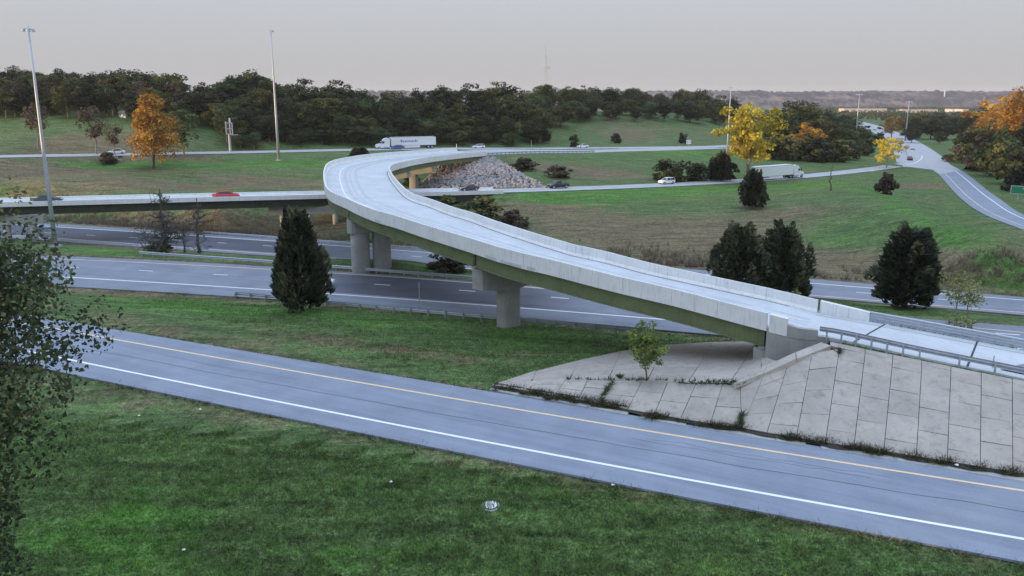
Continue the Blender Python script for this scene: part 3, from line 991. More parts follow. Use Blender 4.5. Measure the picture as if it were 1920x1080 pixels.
sel = k5_near[:, 0] > K5_X_END - 4.0
cross_road = sheet('cross_road', k5_near[sel], k5_far[sel], M['road'])
tag(cross_road, 'pale road running from the left bridge to the junction', 'road', kind='structure')
paint('white_line', offset(k5_near[sel], 0.6), 0.18, M['white_line'], cross_road)
back_road = sheet('back_road', back_near, back_far, M['road'])
tag(back_road, 'pale road along the foot of the wooded hill', 'road', kind='structure')
right_road = sheet('right_road', rr_left, rr_right, M['ramp'])
tag(right_road, 'curving grey ramp descending to the right edge', 'road', kind='structure')
paint('white_line', lerp(rr_left, rr_right, .74), 0.22, M['white_line'], right_road)
paint('yellow_line', lerp(rr_left, rr_right, .24), 0.16, M['yellow_line'], right_road)
far_road = sheet('far_road', far_r, far_l, M['road'])
tag(far_road, 'wide pale road running away to the valley', 'road', kind='structure')
jp = [P(u, v, -4.46) for u, v in [(1632, 321.5), (1700, 312.5), (1748, 318), (1762, 327), (1801, 319), (1768, 301), (1722, 279), (1700, 281), (1702, 296), (1690, 305), (1640, 313)]]
mb = MB(); mb.add(jp + [q - [0, 0, .15] for q in jp], [tuple(range(len(jp) - 1, -1, -1))] + [(i, (i + 1) % len(jp), (i + 1) % len(jp) + len(jp), i + len(jp)) for i in range(len(jp))])
junction = mb.build('junction', M['road'])
tag(junction, 'pale concrete junction at the top of the curving ramp', 'road', kind='structure')
paint('white_line', catmull([P(1700, 309, -4.46), P(1716, 305, -4.46), P(1727, 298, -4.46), P(1729, 292, -4.46)], 6), 0.3, M['white_line'], junction)
merge_ramp = sheet('merge_ramp', me_near, me_far, M['road'])
tag(merge_ramp, 'pale ramp leading from the flyover to the road behind', 'road', kind='structure')
approach = sheet('approach_ramp', ap_near, ap_far, M['deck'], 0.25)
tag(approach, 'pale concrete approach slab of the flyover at the right', 'road', kind='structure')


# a kerbed gutter along the foot of the paved slope, broken in places
gut = resample(curb_line, step=0.4)
g_in = offset(gut, -0.62)
gutter = bpy.data.objects.new('gutter', None); COL.objects.link(gutter)
tag(gutter, 'cracked pale concrete gutter between slip road and paved slope', 'gutter', kind='structure')
i = 0
while i < len(gut) - 4:
    n_ = int(rng.integers(5, 11))
    a = gut[i:i + n_]; b = g_in[i:i + n_]
    if len(a) > 2:
        mb = MB()
        zt = rng.uniform(-0.09, -0.05)
        V = []; F = []
        for p_, q_ in zip(a, b): V += [p_ + [0, 0, zt], q_ + [0, 0, zt - .02], q_ + [0, 0, -.25], p_ + [0, 0, -.25]]
        for k in range(len(a) - 1):
            for j in range(4): F.append((4 * k + j, 4 * k + (j + 1) % 4, 4 * k + 4 + (j + 1) % 4, 4 * k + 4 + j))
        F += [(0, 1, 2, 3), tuple(4 * (len(a) - 1) + j for j in (3, 2, 1, 0))]
        mb.add(V, F); mb.build('gutter_slab', M['curb'], gutter)
    i += n_ - (1 if rng.random() < .75 else -1)

# ================================================================== FLYOVER
up = lambda a, h: a + np.array([0, 0, h])
fly = thing('flyover_bridge', 'long curved concrete flyover with white parapets and green steel girders', 'bridge', (0, 0, 0))
DO, DI = up(FO, -PAR_H), up(FI, -PAR_H)                     # deck level at the parapets' outer faces
_ac = np.r_[0, np.cumsum(np.linalg.norm(np.diff(0.5 * (FO + FI), axis=0), axis=1))]
FC = 0.5 * (DO + DI)


def station_u(u, line=FO):
    us = np.array([960 + FPX * q[0] / depth(q) for q in line])
    return us


_uo = station_u(0, FO); _ui = station_u(0, FI)
IS_AB = int(np.abs(_uo[:60] - 1443).argmin())               # face of the near abutment
IS_P2 = int(np.abs(_uo[60:125] - 883).argmin()) + 60
IS_P1 = int(np.abs(_uo[100:158] - 643).argmin()) + 100
IS_P4 = int(np.abs(_ui[165:] - 820).argmin()) + 165
IS_P3 = int(0.5 * (IS_P1 + IS_P4)) + 8
IS_END = NS - 1

# deck slab
mb = MB()
V = []; F = []
for a, b in zip(DO, DI):
    V += [a, b, b - [0, 0, .24], a - [0, 0, .24]]
for i in range(len(V) // 4 - 1):
    for j in range(4): F.append((4 * i + j, 4 * i + (j + 1) % 4, 4 * i + 4 + (j + 1) % 4, 4 * i + 4 + j))
mb.add(V, F); deck = mb.build('deck', M['deck'], fly)


def cross(i, t, dz=0.0):
    """point across the deck at station i (float), t from the outer (0) to the inner edge (1)"""
    k = int(min(max(math.floor(i), 0), NS - 2)); f_ = i - k
    o = DO[k] * (1 - f_) + DO[k + 1] * f_; q = DI[k] * (1 - f_) + DI[k + 1] * f_
    return o * (1 - t) + q * t + np.array([0, 0, dz])


def deck_line(m_from_outer, i0=IS_AB, i1=NS - 1):
    out = []
    for i in range(i0, i1 + 1):
        w = np.linalg.norm((DI[i] - DO[i])[:2])
        out.append(DO[i] + (DI[i] - DO[i]) * (m_from_outer / w))
    return np.array(out)


def deck_line_in(m, i0=IS_AB, i1=NS - 1):
    out = []
    for i in range(i0, i1 + 1):
        w = np.linalg.norm((DI[i] - DO[i])[:2])
        out.append(DI[i] + (DO[i] - DI[i]) * (m / w))
    return np.array(out)


paint('edge_line', deck_line(2.6, IS_P1 - 35), 0.15, M['white_line'], deck, 0.012)
# gutters where dirt gathers against the inner parapet, and worn wheel tracks
paint('gutter_dirt', deck_line_in(0.46), 0.09, M['joint'], deck, 0.008)


for off, wd in ((3.35, .75), (5.15, .75)):
    paint('wheel_track', deck_line(off, 0), wd, M['deck_track'], deck, 0.006)
paint('wheel_track', deck_line(4.25, 0), .35, M['deck_track'], deck, 0.006)


# parapets, cast in bays with open joints
def parapet_bay(side, s0, s1):
    L = (DO if side > 0 else DI); R = (DI if side > 0 else DO)
    mb = MB()
    acc = _ac
    ss = np.linspace(s0, s1, max(3, int((s1 - s0) / 1.2)))
    V = []
    prof = [(0, -.30), (0, PAR_H), (.20, PAR_H), (.24, .30), (.42, .06), (.42, -.02), (.30, -.30)]
    for s in ss:
        k = np.interp(s, acc, np.arange(NS)); kk = int(min(k, NS - 2)); f_ = k - kk
        a = L[kk] * (1 - f_) + L[kk + 1] * f_; b = R[kk] * (1 - f_) + R[kk + 1] * f_
        d = (b - a); w = np.linalg.norm(d[:2]); d = d / w
        for o_, h in prof: V.append(a + d * (o_ - .02) + np.array([0, 0, h]))
    n = len(prof); F = []
    for i in range(len(ss) - 1):
        for j in range(n):
            q = (i * n + j, i * n + (j + 1) % n, (i + 1) * n + (j + 1) % n, (i + 1) * n + j)
            F.append(q if side > 0 else q[::-1])
    F.append(tuple(range(n))); F.append(tuple((len(ss) - 1) * n + j for j in range(n - 1, -1, -1)))
    mb.add(V, F)
    return mb.build('parapet', M['parapet'], fly)


# outer length runs longer than the centre line: bays of about 4.3 m near, longer behind
for side in (1, -1):
    s = (_ac[IS_AB] if side > 0 else 0.0) + .03
    while s < _ac[-1] - 1.0:
        L_ = 3.9 if s < _ac[IS_P1] else 6.5
        e = min(s + L_, _ac[-1])
        if _ac[-1] - e < 1.5: e = _ac[-1]
        parapet_bay(side, s, e - .02)
        s = e


# girders, one run per span, with the joints open over the piers
GD = 1.32


def girder_run(t, i0, i1, depth_=GD, first=False):
    gaps = .22
    a0, a1 = np.interp(i0, np.arange(NS), _ac) + gaps, np.interp(i1, np.arange(NS), _ac) - gaps
    ss = np.linspace(a0, a1, max(4, int((a1 - a0) / 1.5)))
    path = []
    for s in ss:
        k = np.interp(s, _ac, np.arange(NS)); path.append(cross(k, t, -.26))
    d = depth_
    prof = [(-.2, 0), (-.2, -.05), (-.03, -.06), (-.03, -d + .06), (-.24, -d + .05), (-.24, -d), (.24, -d), (.24, -d + .05), (.03, -d + .06), (.03, -.06), (.2, -.05), (.2, 0)]
    mb = MB(); mb.sweep(path, prof)
    g = mb.build('girder', M['girder'], fly)


spans = [IS_AB, IS_P2, IS_P1, IS_P3, IS_P4, IS_END]
for i0, i1 in zip(spans, spans[1:]):
    for t in (.05, .35, .65, .95):
        girder_run(t, i0, i1)

# expansion joint rods over the piers: dark end diaphragms
for ip in (IS_P2, IS_P1, IS_P3, IS_P4):
    a = cross(ip, .05, -.30); b = cross(ip, .95, -.30)
    mb = MB(); mb.sweep(np.array([a, b]), [(-.12, 0), (-.12, -1.15), (.12, -1.15), (.12, 0)])
    mb.build('end_diaphragm', M['black'], fly)


def pier(ip, zbase, col_ts, col_r, cap_d, taper=True, t0=.02, t1=.98, mat='pier'):
    pr = bpy.data.objects.new('pier', None); COL.objects.link(pr); pr.parent = fly
    a = cross(ip, t0, -.26 - GD - .17); b = cross(ip, t1, -.26 - GD - .17)
    zc_ = min(a[2], b[2])
    ax = (b - a)[:2]; L = np.linalg.norm(ax); ax = ax / L; nn = np.array([-ax[1], ax[0]])
    # hammerhead cap with rounded ends
    w = .85
    mb = MB(); V = []; F = []
    n_s = 17
    secs = np.linspace(0, 1, n_s)
    K = 10
    for s in secs:
        q = a + (b - a) * s
        e = min(s, 1 - s) * L
        ww = w * math.sqrt(max(0.0, 1 - max(0, (w - e) / w) ** 2)) if e < w else w
        ww = max(ww, .12)
        cs = np.array([np.linalg.norm((cross(ip, t0 + (t1 - t0) * s)[:2] - cross(ip, tt)[:2])) for tt in col_ts]).min()
        dd = cap_d if not taper else cap_d * (1 - .42 * np.clip((cs - col_r) / (L * .45), 0, 1))
        for (o_, h) in ((-1, 0), (1, 0), (1, -1), (-1, -1)):
            V.append((q[0] + nn[0] * ww * o_, q[1] + nn[1] * ww * o_, q[2] if h == 0 else min(zc_, q[2]) - dd))
    for i in range(n_s - 1):
        for j in range(4): F.append((4 * i + j, 4 * i + (j + 1) % 4, 4 * i + 4 + (j + 1) % 4, 4 * i + 4 + j))
    F += [(0, 1, 2, 3), tuple(4 * (n_s - 1) + j for j in (3, 2, 1, 0))]
    mb.add(V, F); mb.build('pier_cap', M[mat], pr)
    for t in col_ts:
        c = cross(ip, t)
        mb = MB(); K = 20; V = []; F = []
        top = min(zc_, c[2]) - cap_d * .8
        zs = (zbase - .6, zbase + .02, (zbase + top) / 2, top)
        for z in zs:
            for k in range(K):
                an = 2 * math.pi * k / K
                ex = math.copysign(abs(math.cos(an)) ** .55, math.cos(an)); ey = math.copysign(abs(math.sin(an)) ** .8, math.sin(an))
                V.append((c[0] + ax[0] * ex * col_r + nn[0] * ey * col_r * .72, c[1] + ax[1] * ex * col_r + nn[1] * ey * col_r * .72, z))
        for i in range(3):
            for k in range(K): F.append((i * K + k, i * K + (k + 1) % K, (i + 1) * K + (k + 1) % K, (i + 1) * K + k))
        F.append(tuple(3 * K + k for k in range(K)))
        mb.add(V, F); mb.build('column', M[mat], pr, smooth=True)
    # bearings
    for t in (.05, .35, .65, .95):
        c = cross(ip, t, -.26 - GD - .085)
        mb = MB(); mb.box(c, (.5, .5, .17), 0, math.atan2(ax[1], ax[0])); mb.build('bearing', M['dark_steel'], pr)
    return pr


zg = lambda q: float(terrain_z(np.array([q[0]]), np.array([q[1]]))[0])
pier(IS_P2, -1.9, (.50,), 1.15, 1.75)
pier(IS_P1, -1.5, (.16, .41), 1.15, 1.25, False, t1=.62)
pier(IS_P3, zg(cross(IS_P3, .5)) - .3, (.5,), 1.1, 1.8)
pier(IS_P4, zg(cross(IS_P4, .5)) - .3, (.45,), 1.15, 1.9)

# near abutment: back wall, wing wall along the outer edge, and its seat
ab = bpy.data.objects.new('abutment', None); COL.objects.link(ab); ab.parent = fly
a, b = cross(IS_AB, -.0), cross(IS_AB, 1.0)
ax = (b - a); ax /= np.linalg.norm(ax[:2]); tn = np.array([ax[1], -ax[0], 0])       # tn points back along the approach
if tn[0] < 0: tn = -tn
mb = MB()
wb = [a + tn * .05, b + tn * .05, b + tn * .85, a + tn * .85]
mb.hexa([np.array([q[0], q[1], -1.0]) for q in wb], [q - [0, 0, .27] for q in wb]); mb.build('back_wall', M['pier'], ab)
mb = MB()
st = [a - tn * .9 + ax * .3, b - tn * .9 - ax * .3, b + tn * .04 - ax * .3, a + tn * .04 + ax * .3]
mb.hexa([np.array([q[0], q[1], -1.0]) for q in st], [np.array([q[0], q[1], q[2] - .26 - GD - .17]) for q in st]); mb.build('bearing_seat', M['pier'], ab)
for t in (.05, .35, .65, .95):
    c = cross(IS_AB, t, -.26 - GD - .085) - tn * .35
    mb = MB(); mb.box(c, (.45, .45, .17), 0, math.atan2(ax[1], ax[0])); mb.build('bearing', M['dark_steel'], ab)
# wing wall follows the outer edge of the approach
wing_path = np.vstack([up(FO[IS_AB:0:-1] , -PAR_H)[:: 2], ap_near[0:14]])
wing_path = resample(wing_path, 110)
du = np.array([960 + FPX * q[0] / depth(q) for q in wing_path]); wing_path = wing_path[du < 1556]
botz = np.interp(np.linspace(0, 1, len(wing_path)), [0, .12, 1], [0.6, 0.7, 2.0])
V = []; F = []
wn_ = normals2d(wing_path)
sgn = 1 if (wn_[3] @ ax[:2]) > 0 else -1
for q, n2, zb in zip(wing_path, wn_ * sgn, botz):
    i_, o_ = q[:2] + n2 * .38, q[:2] + n2 * -.06
    V += [(o_[0], o_[1], q[2] - .02), (i_[0], i_[1], q[2] - .02), (i_[0], i_[1], zb - .9), (o_[0], o_[1], zb - .9)]
for i in range(len(wing_path) - 1):
    for j in range(4): F.append((4 * i + j, 4 * i + (j + 1) % 4, 4 * i + 4 + (j + 1) % 4, 4 * i + 4 + j))
F += [(0, 1, 2, 3), tuple(4 * (len(wing_path) - 1) + j for j in (3, 2, 1, 0))]
mb = MB(); mb.add(V, F); mb.build('wing_wall', M['pier'], ab)


def low_wall(path, h0, h1, th, name, mat, side):
    path = np.asarray(path); n2 = normals2d(path) * side
    hh = np.linspace(h0, h1, len(path)); V = []; F = []
    for q, m_, h in zip(path, n2, hh):
        o_, i_ = q[:2] - m_ * .10, q[:2] + m_ * th
        V += [(o_[0], o_[1], q[2] + h), (i_[0], i_[1], q[2] + h), (i_[0], i_[1], q[2] - .30), (o_[0], o_[1], q[2] - .30)]
    for i in range(len(path) - 1):
        for j in range(4): F.append((4 * i + j, 4 * i + (j + 1) % 4, 4 * i + 4 + (j + 1) % 4, 4 * i + 4 + j))
    F += [(0, 1, 2, 3), tuple(4 * (len(path) - 1) + j for j in (3, 2, 1, 0))]
    mb = MB(); mb.add(V, F); return mb.build(name, mat, ab)


uw = np.array([960 + FPX * q[0] / depth(q) for q in wing_path])
low_wall(wing_path[(uw >= 1441) & (uw < 1477)], PAR_H - .02, PAR_H - .06, .32, 'end_block', M['parapet'], sgn)
low_wall(wing_path[(uw >= 1474) & (uw < 1534)], .55, .42, .26, 'low_wall', M['pier'], sgn)
# the inner parapet runs on past the joint as an end block
inn = resample(np.vstack([up(FI[IS_AB:0:-1], -PAR_H)[::2], ap_far[0:20]]), 120)
ui = np.array([960 + FPX * q[0] / depth(q) for q in inn])
low_wall(inn[(ui >= 1537.5) & (ui < 1632)], PAR_H, .8, .3, 'end_block', M['parapet'], -sgn)
# far abutment wall
a, b = cross(NS - 1, 0), cross(NS - 1, 1)
d_ = np.array([.3, .9, 0])
mb = MB(); mb.hexa([np.array([q[0], q[1], -3.0]) for q in (a, b, b + d_, a + d_)], [q - [0, 0, .26] for q in (a, b, b + d_, a + d_)]); mb.build('back_wall', M['pier'], ab)

# earth packed between wing wall and the sloping strip
_wb = [np.array([q[0], q[1], 0]) + np.array([-.15, -.35, z_ + .35]) for q, z_ in zip(wing_path, botz)]
_wb = resample(np.array(_wb), 8)
_sb = resample(np.array([P(1388, 712.5, 1.70), P(1440, 688, 2.17), P(1492, 664, 2.72), P(1548, 644, 3.05)]), 8)
mb = MB(); mb.add(list(_wb) + list(_sb), [(i, i + 1, 8 + i + 1, 8 + i) for i in range(7)]); mb.build('packed_earth', M['soil'], ab)

# saw-cut joints across the approach slab
for (u0, v0), (u1, v1) in [((1612, 623), (1655, 605)), ((1806, 664), (1826, 641))]:
    A_ = P(u0, v0, 3.2 if u0 < 1700 else 2.95); B_ = P(u1, v1, 2.75 if u1 < 1700 else 2.45)
    ka = np.linalg.norm(ap_near[:, :2] - A_[:2], axis=1).argmin()
    kb = np.linalg.norm(ap_far[:, :2] - B_[:2], axis=1).argmin()
    paint('slab_joint', np.array([ap_near[ka], ap_far[kb]]), 0.13, M['joint'], approach, 0.012)
_l = np.array([lerp(q, r, .86) for q, r in zip(ap_near, ap_far)])
paint('gutter_seam', _l, 0.05, M['joint'], approach, 0.012)
k0 = np.linalg.norm(ap_near[:, :2] - P(1877, 700, 2.85)[:2], axis=1).argmin()
ov = sheet('asphalt_overlay', up(offset(ap_near[k0:], .9 * sgn), .03), up(offset(ap_far[k0:], -1.4 * sgn), .03), M['ramp'], .02, approach)


# ================================================================== LEFT BRIDGE
lb = thing('road_bridge', 'low straight road bridge with pale parapet crossing the highway at the left', 'bridge')
selb = k5_near[:, 0] <= K5_X_END
bn, bf = k5_near[selb], k5_far[selb]
mb = MB(); V = []; F = []
for a, b in zip(bn, bf): V += [a, b, b - [0, 0, .24], a - [0, 0, .24]]
for i in range(len(bn) - 1):
    for j in range(4): F.append((4 * i + j, 4 * i + (j + 1) % 4, 4 * i + 4 + (j + 1) % 4, 4 * i + 4 + j))
mb.add(V, F); mb.build('deck', M['deck'], lb)
pr_ = [(-.02, -.36), (-.02, .52), (.2, .52), (.24, .2), (.36, .05), (.36, -.02), (.3, -.36)]
bays = resample(bn, step=1.0)
i = 0
while i < len(bays) - 2:
    n_ = 15
    seg_ = bays[i:i + n_ + 1].copy()
    if i + n_ + 1 < len(bays): seg_[-1] = seg_[-2] + (seg_[-1] - seg_[-2]) * .95
    if len(seg_) > 1:
        mb = MB(); mb.sweep(seg_, pr_); mb.build('parapet', M['parapet'], lb)
    i += n_
mb = MB(); mb.sweep(bf, [(-o, h) for o, h in pr_][::-1]); mb.build('parapet', M['parapet'], lb)
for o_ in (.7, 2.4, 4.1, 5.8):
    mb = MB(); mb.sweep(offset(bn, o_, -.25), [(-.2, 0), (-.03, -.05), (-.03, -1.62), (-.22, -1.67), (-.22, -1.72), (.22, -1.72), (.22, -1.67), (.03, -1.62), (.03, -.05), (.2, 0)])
    mb.build('girder', M['girder_shaded'], lb)


def bent(u_mid, n_col, half, skew):
    us = np.array([960 + FPX * q[0] / depth(q) for q in bn])
    k = np.abs(us - u_mid).argmin()
    c = 0.72 * bn[k] + .28 * bf[k]
    pr = bpy.data.objects.new('pier', None); COL.objects.link(pr); pr.parent = lb
    d = np.array([math.cos(skew), math.sin(skew), 0])
    zt = c[2] - 2.0
    a, b = c - d * half, c + d * half
    mb = MB(); mb.sweep(np.array([[a[0], a[1], zt], [b[0], b[1], zt]]), [(-.7, 0), (-.7, -1.7), (.7, -1.7), (.7, 0)]); mb.build('pier_cap', M['pier'], pr)
    for j in range(n_col):
        q = a + (b - a) * ((j + .5) / n_col)
        zb = zg(q)
        mb = MB(); mb.tube([(q[0], q[1], zb - .5), (q[0], q[1], zt - 1.6)], .6, 14); mb.build('column', M['pier'], pr, smooth=True)


bent(578, 3, 8.0, math.radians(14)); bent(10, 3, 6.5, math.radians(8)); bent(-250, 3, 6.0, math.radians(20))
a, b = bn[-1], bf[-1]
ta = (bn[-1] - bn[-2]); ta /= np.linalg.norm(ta)
mb = MB(); mb.hexa([np.array([q[0], q[1], -6.0]) for q in (a, b, b + ta * .9, a + ta * .9)], [q - [0, 0, .26] for q in (a, b, b + ta * .9, a + ta * .9)]); mb.build('abutment', M['pier'], lb)


# ================================================================== GUARDRAILS
W_PROF = [(0.0, .32), (.07, .36), (.07, .42), (0.0, .48), (0.0, .53), (.07, .58), (.07, .64), (0.0, .69), (-.012, .69), (.05, .64), (.05, .58), (-.015, .53), (-.015, .48), (.05, .42), (.05, .36), (-.012, .32)]
T_PROF = [(0, .22), (.07, .26), (.07, .32), (0, .37), (0, .43), (.07, .48), (.07, .54), (0, .59), (0, .65), (.07, .70), (.07, .76), (0, .81), (-.015, .81), (.05, .76), (.05, .70), (-.015, .65), (-.015, .59), (.05, .54), (.05, .48), (-.015, .43), (-.015, .37), (.05, .32), (.05, .26), (-.015, .22)]
_post_me = None


def post_mesh(h=.72, mat='dark_steel'):
    mb = MB()
    mb.box((0, 0, h / 2 - .25), (.012, .15, h + .5)); mb.box((0, .075, h / 2 - .25), (.11, .014, h + .5)); mb.box((0, -.075, h / 2 - .25), (.11, .014, h + .5))
    mb.box((0, .16, h - .2), (.11, .15, .34))
    o = mb.build('post', M[mat]); me = o.data; bpy.data.objects.remove(o); return me


POST_G = post_mesh(.74, 'steel'); POST_D = post_mesh(.74, 'dark_steel')


def guardrail(path, label, road_side, spacing=1.905, posts=None, prof=W_PROF, post_me=None, group=None, on_ground=True, lift=0.0):
    """road_side +1: the road lies to the left of the path"""
    path = resample(path, step=.9)
    if on_ground:
        path[:, 2] = np.maximum(terrain_z(path[:, 0], path[:, 1]), path[:, 2] - .3)
        path[:, 2] = np.convolve(np.pad(path[:, 2], 3, 'edge'), np.ones(7) / 7, 'valid')
    path = path + [0, 0, lift]
    g = thing('guardrail', label, 'guardrail', path[0], group=group)
    pr = [(o * road_side, h + .05) for o, h in prof]
    if road_side < 0: pr = pr[::-1]
    # beam in lengths of about 7.6 m, lapped
    seg = 9
    i = 0
    while i < len(path) - 1:
        mb = MB(); mb.sweep(path[i:i + seg + 1], pr)
        mb.build('beam', M['steel'], g, local=path[0]); i += seg
    s = np.r_[0, np.cumsum(np.linalg.norm(np.diff(path, axis=0), axis=1))]
    where = np.arange(.15, s[-1], spacing) if posts is None else posts(s[-1])
    n2 = normals2d(path)
    for w in where:
        q = np.array([np.interp(w, s, path[:, k]) for k in range(3)])
        m_ = np.array([np.interp(w, s, n2[:, k]) for k in range(2)]) * road_side
        an = math.atan2(m_[1], m_[0]) - math.pi / 2
        o = link('post', post_me or POST_G, g, (q[0] - m_[0] * .2 - path[0][0], q[1] - m_[1] * .2 - path[0][1], q[2] - path[0][2]), an)
    return g


def gl_line(pix, z): return np.array([P(u, v, z) for u, v in pix])


guardrail(ap_near[(station_u(0, ap_near) > 1532) & (station_u(0, ap_near) < 2150)] - [0, 0, .0], 'steel guardrail with close posts along the near edge of the approach slab', sgn,
          posts=lambda L: np.r_[np.arange(.5, 7.0, .95), np.arange(8.4, L, 1.905)], post_me=POST_G, on_ground=False, lift=-.02)
guardrail(ap_far[(station_u(0, ap_far) > 1606) & (station_u(0, ap_far) < 2300)], 'thick ribbed steel guardrail along the far edge of the approach slab', -sgn, 0.95, prof=T_PROF, on_ground=False, lift=-.02)
guardrail(gl_line([(442, 556), (520, 563), (612, 572), (700, 580), (830, 591.5), (930, 601), (1040, 611), (1120, 617.5), (1200, 625)], -1.95), 'low steel guardrail with dark posts on the near edge of the dark carriageway', 1, 1.905, post_me=POST_D)
guardrail(gl_line([(262, 478), (380, 486.5), (480, 493.5), (612, 504), (720, 513), (871, 525), (960, 533)], -2.0), 'bright steel guardrail on the median edge of the near carriageway', -1, 1.905)
guardrail(gl_line([(560, 487), (640, 493), (720, 499), (830, 507), (900, 513)], Z_FM), 'steel guardrail on the median beside the lower carriageway behind the pier', 1, 1.905)
guardrail(gl_line([(380, 438.5), (480, 446), (605, 456), (700, 463), (800, 471), (900, 479)], Z_FM), 'pale steel guardrail along the far side of the lower carriageway', -1, 1.905)
guardrail(up(me_near[(station_u(0, me_near) > 912) & (station_u(0, me_near) < 1120)], 0), 'distant steel guardrail at the far end of the flyover', 1, 1.905, post_me=POST_D)


# ================================================================== PAVED SLOPE
# dirt washed against the foot of the slope
_dl = resample(curb_line, step=.35); _w = .16 + .5 * np.clip(fbm(_dl[:, 0] * .8, _dl[:, 0] * 0 + 1.7, 3) - .35, 0, 1)
slope = bpy.data.objects.new('slope_paving', None); COL.objects.link(slope)
tag(slope, 'concrete slab paving on the slope below the approach', 'paving', kind='structure')
# soil bed under the slabs
def patch(name, rows, mat, parent=None, dz=0.0):
    n = len(rows[0]); V = [q + np.array([0, 0, dz]) for r in rows for q in r]; F = []
    for i in range(len(rows) - 1):
        for j in range(n - 1): F.append((i * n + j, i * n + j + 1, (i + 1) * n + j + 1, (i + 1) * n + j))
    mb = MB(); mb.add(V, F); return mb.build(name, mat, parent)


def slab(quad, gap=.017, th=.12, lift=0.0, tilt=.024, mat='panel'):
    q = [np.array(k, float) for k in quad]
    c = sum(q) / 4
    e1 = (q[1] - q[0]); e2 = (q[3] - q[0]); nrm = np.cross(e1, e2); nrm /= np.linalg.norm(nrm)
    if nrm[2] < 0: nrm = -nrm
    t = []
    for i, k in enumerate(q):
        a = q[(i + 1) % 4] - k; b = q[(i - 1) % 4] - k
        la, lb_ = np.linalg.norm(a), np.linalg.norm(b)
        t.append(k + a / max(la, .05) * min(gap, la * .3) + b / max(lb_, .05) * min(gap, lb_ * .3) + nrm * (lift + rng.uniform(-tilt, tilt)))
    mb = MB(); mb.hexa([k - nrm * th for k in t], t)
    return mb.build('slab', M[mat], slope)


patch('washed_dirt', [offset(_dl, -_w * 1.5, -.045), offset(_dl, .05, .0), offset(_dl, .25, .10)], M['soil'], slope)
# side slope: column lines (photograph), foot on the gutter, head on the crest
cols = [(1391, 1432, 703.5), (1438, 1478, 680), (1493, 1523, 662), (1547.5, 1574, 653.5), (1601, 1622, 663), (1657, 1674, 673), (1718, 1728.5, 684), (1776, 1783, 695), (1838, 1840, 706.5), (1899, 1898, 718), (1962, 1958, 730), (2030, 2024, 743), (2100, 2092, 757)]
foot = []; head = []
for ub, ut, vt in cols:
    foot.append(P(ub, np.interp(ub, [c[0] for c in curb_pix], [c[1] for c in curb_pix]), 0.12) + [0, 0, .03])
    zt = np.interp(ut, [c[0] for c in crest_pix], [c[2] for c in crest_pix])
    head.append(P(ut, vt, zt))
foot = np.array(foot); head = np.array(head)
patch('slope_bed', [resample(foot, 60), resample(lerp(foot, head, .5), 60), resample(head, 60)], M['soil'], slope, -.10)
for c in range(len(cols) - 1):
    first = .12 if c % 2 else .26
    ts = [0.0, first]
    while ts[-1] < 1 - .30: ts.append(ts[-1] + .255 + rng.uniform(-.012, .012))
    ts.append(1.0)
    if ts[-1] - ts[-2] < .1: ts.pop(-2)
    for t0, t1 in zip(ts, ts[1:]):
        slab([lerp(foot[c], head[c], t0), lerp(foot[c + 1], head[c + 1], t0), lerp(foot[c + 1], head[c + 1], t1), lerp(foot[c], head[c], t1)])
# lower left part, between gutter and break line
lc = [(985, 1012, 713), (1040, 1062, 710), (1085, 1102, 712), (1122, 1147, 714), (1177, 1204, 713), (1227, 1252, 716), (1276, 1305, 719), (1332, 1355, 720), (1391, 1388, 716)]
lf = np.array([P(ub, np.interp(ub, [c[0] for c in curb_pix], [c[1] for c in curb_pix]), 0.12) + [0, 0, .03] for ub, _, _ in lc])
lh = np.array([P(ut, vt, np.interp(ut, [c[0] for c in break_pix], [c[2] for c in break_pix])) for _, ut, vt in lc])
patch('slope_bed', [lf, lh], M['soil'], slope, -.09)
for c in range(len(lc) - 1):
    m_ = .42 if c % 2 else .62
    for t0, t1 in ((0, m_), (m_, 1)):
        slab([lerp(lf[c], lh[c], t0), lerp(lf[c + 1], lh[c + 1], t0), lerp(lf[c + 1], lh[c + 1], t1), lerp(lf[c], lh[c], t1)])
slab([P(928, 722.5, .13), lf[0], lh[0], P(940, 719, .16)], gap=.01)
patch('slope_bed', [np.array([P(925, 722.5, .05), lf[0]]), np.array([P(935, 719, .08), lh[0]])], M['soil'], slope, -.06)
# first corner triangle between the last lower column and the side slope
slab([lf[-1], foot[0] + [.02, 0, 0], head[0], lh[-1]], gap=.02)
# sloping concrete strip that divides side slope and cone
st0, st1 = P(1378, 722, 1.78), P(1402, 708, 1.98)
sp_a = np.array([P(1376, 725, 1.70), P(1432, 704, 2.18), P(1494, 677, 2.75), P(1558, 652, 3.10)])
sp_b = np.array([P(1388, 712.5, 1.78), P(1440, 688, 2.25), P(1492, 664, 2.8), P(1540, 645.5, 3.15)])
for i in range(3): slab([sp_a[i], sp_a[i + 1], sp_b[i + 1], sp_b[i]], gap=.012, lift=.15, th=.3)
# the warped cone round the abutment
nb = 9
br = resample(np.vstack([break_line, sp_b[1][None], P(1462, 676, 2.1)[None]]), nb)
co = resample(cone_line, nb)
rows = [br] + [lerp(br, co, t) - np.array([0, 0, .10 * math.sin(math.pi * t)]) for t in (.34, .68)] + [co]
patch('slope_bed', rows, M['soil'], slope, -.10)
for r in range(3):
    for c in range(nb - 1):
        slab([rows[r][c], rows[r][c + 1], rows[r + 1][c + 1], rows[r + 1][c]], gap=.03 if r == 0 else .012, tilt=.006)
# shoulder strip between crest and guardrail
cr2 = np.array([P(u, v - 8.5, z + .12) for u, v, z in crest_pix[3:]])
cr1 = crest_line[3:]
for i in range(len(cr1) - 1): slab([cr1[i], cr1[i + 1], cr2[i + 1], cr2[i]], gap=.02, th=.2, lift=-.01)


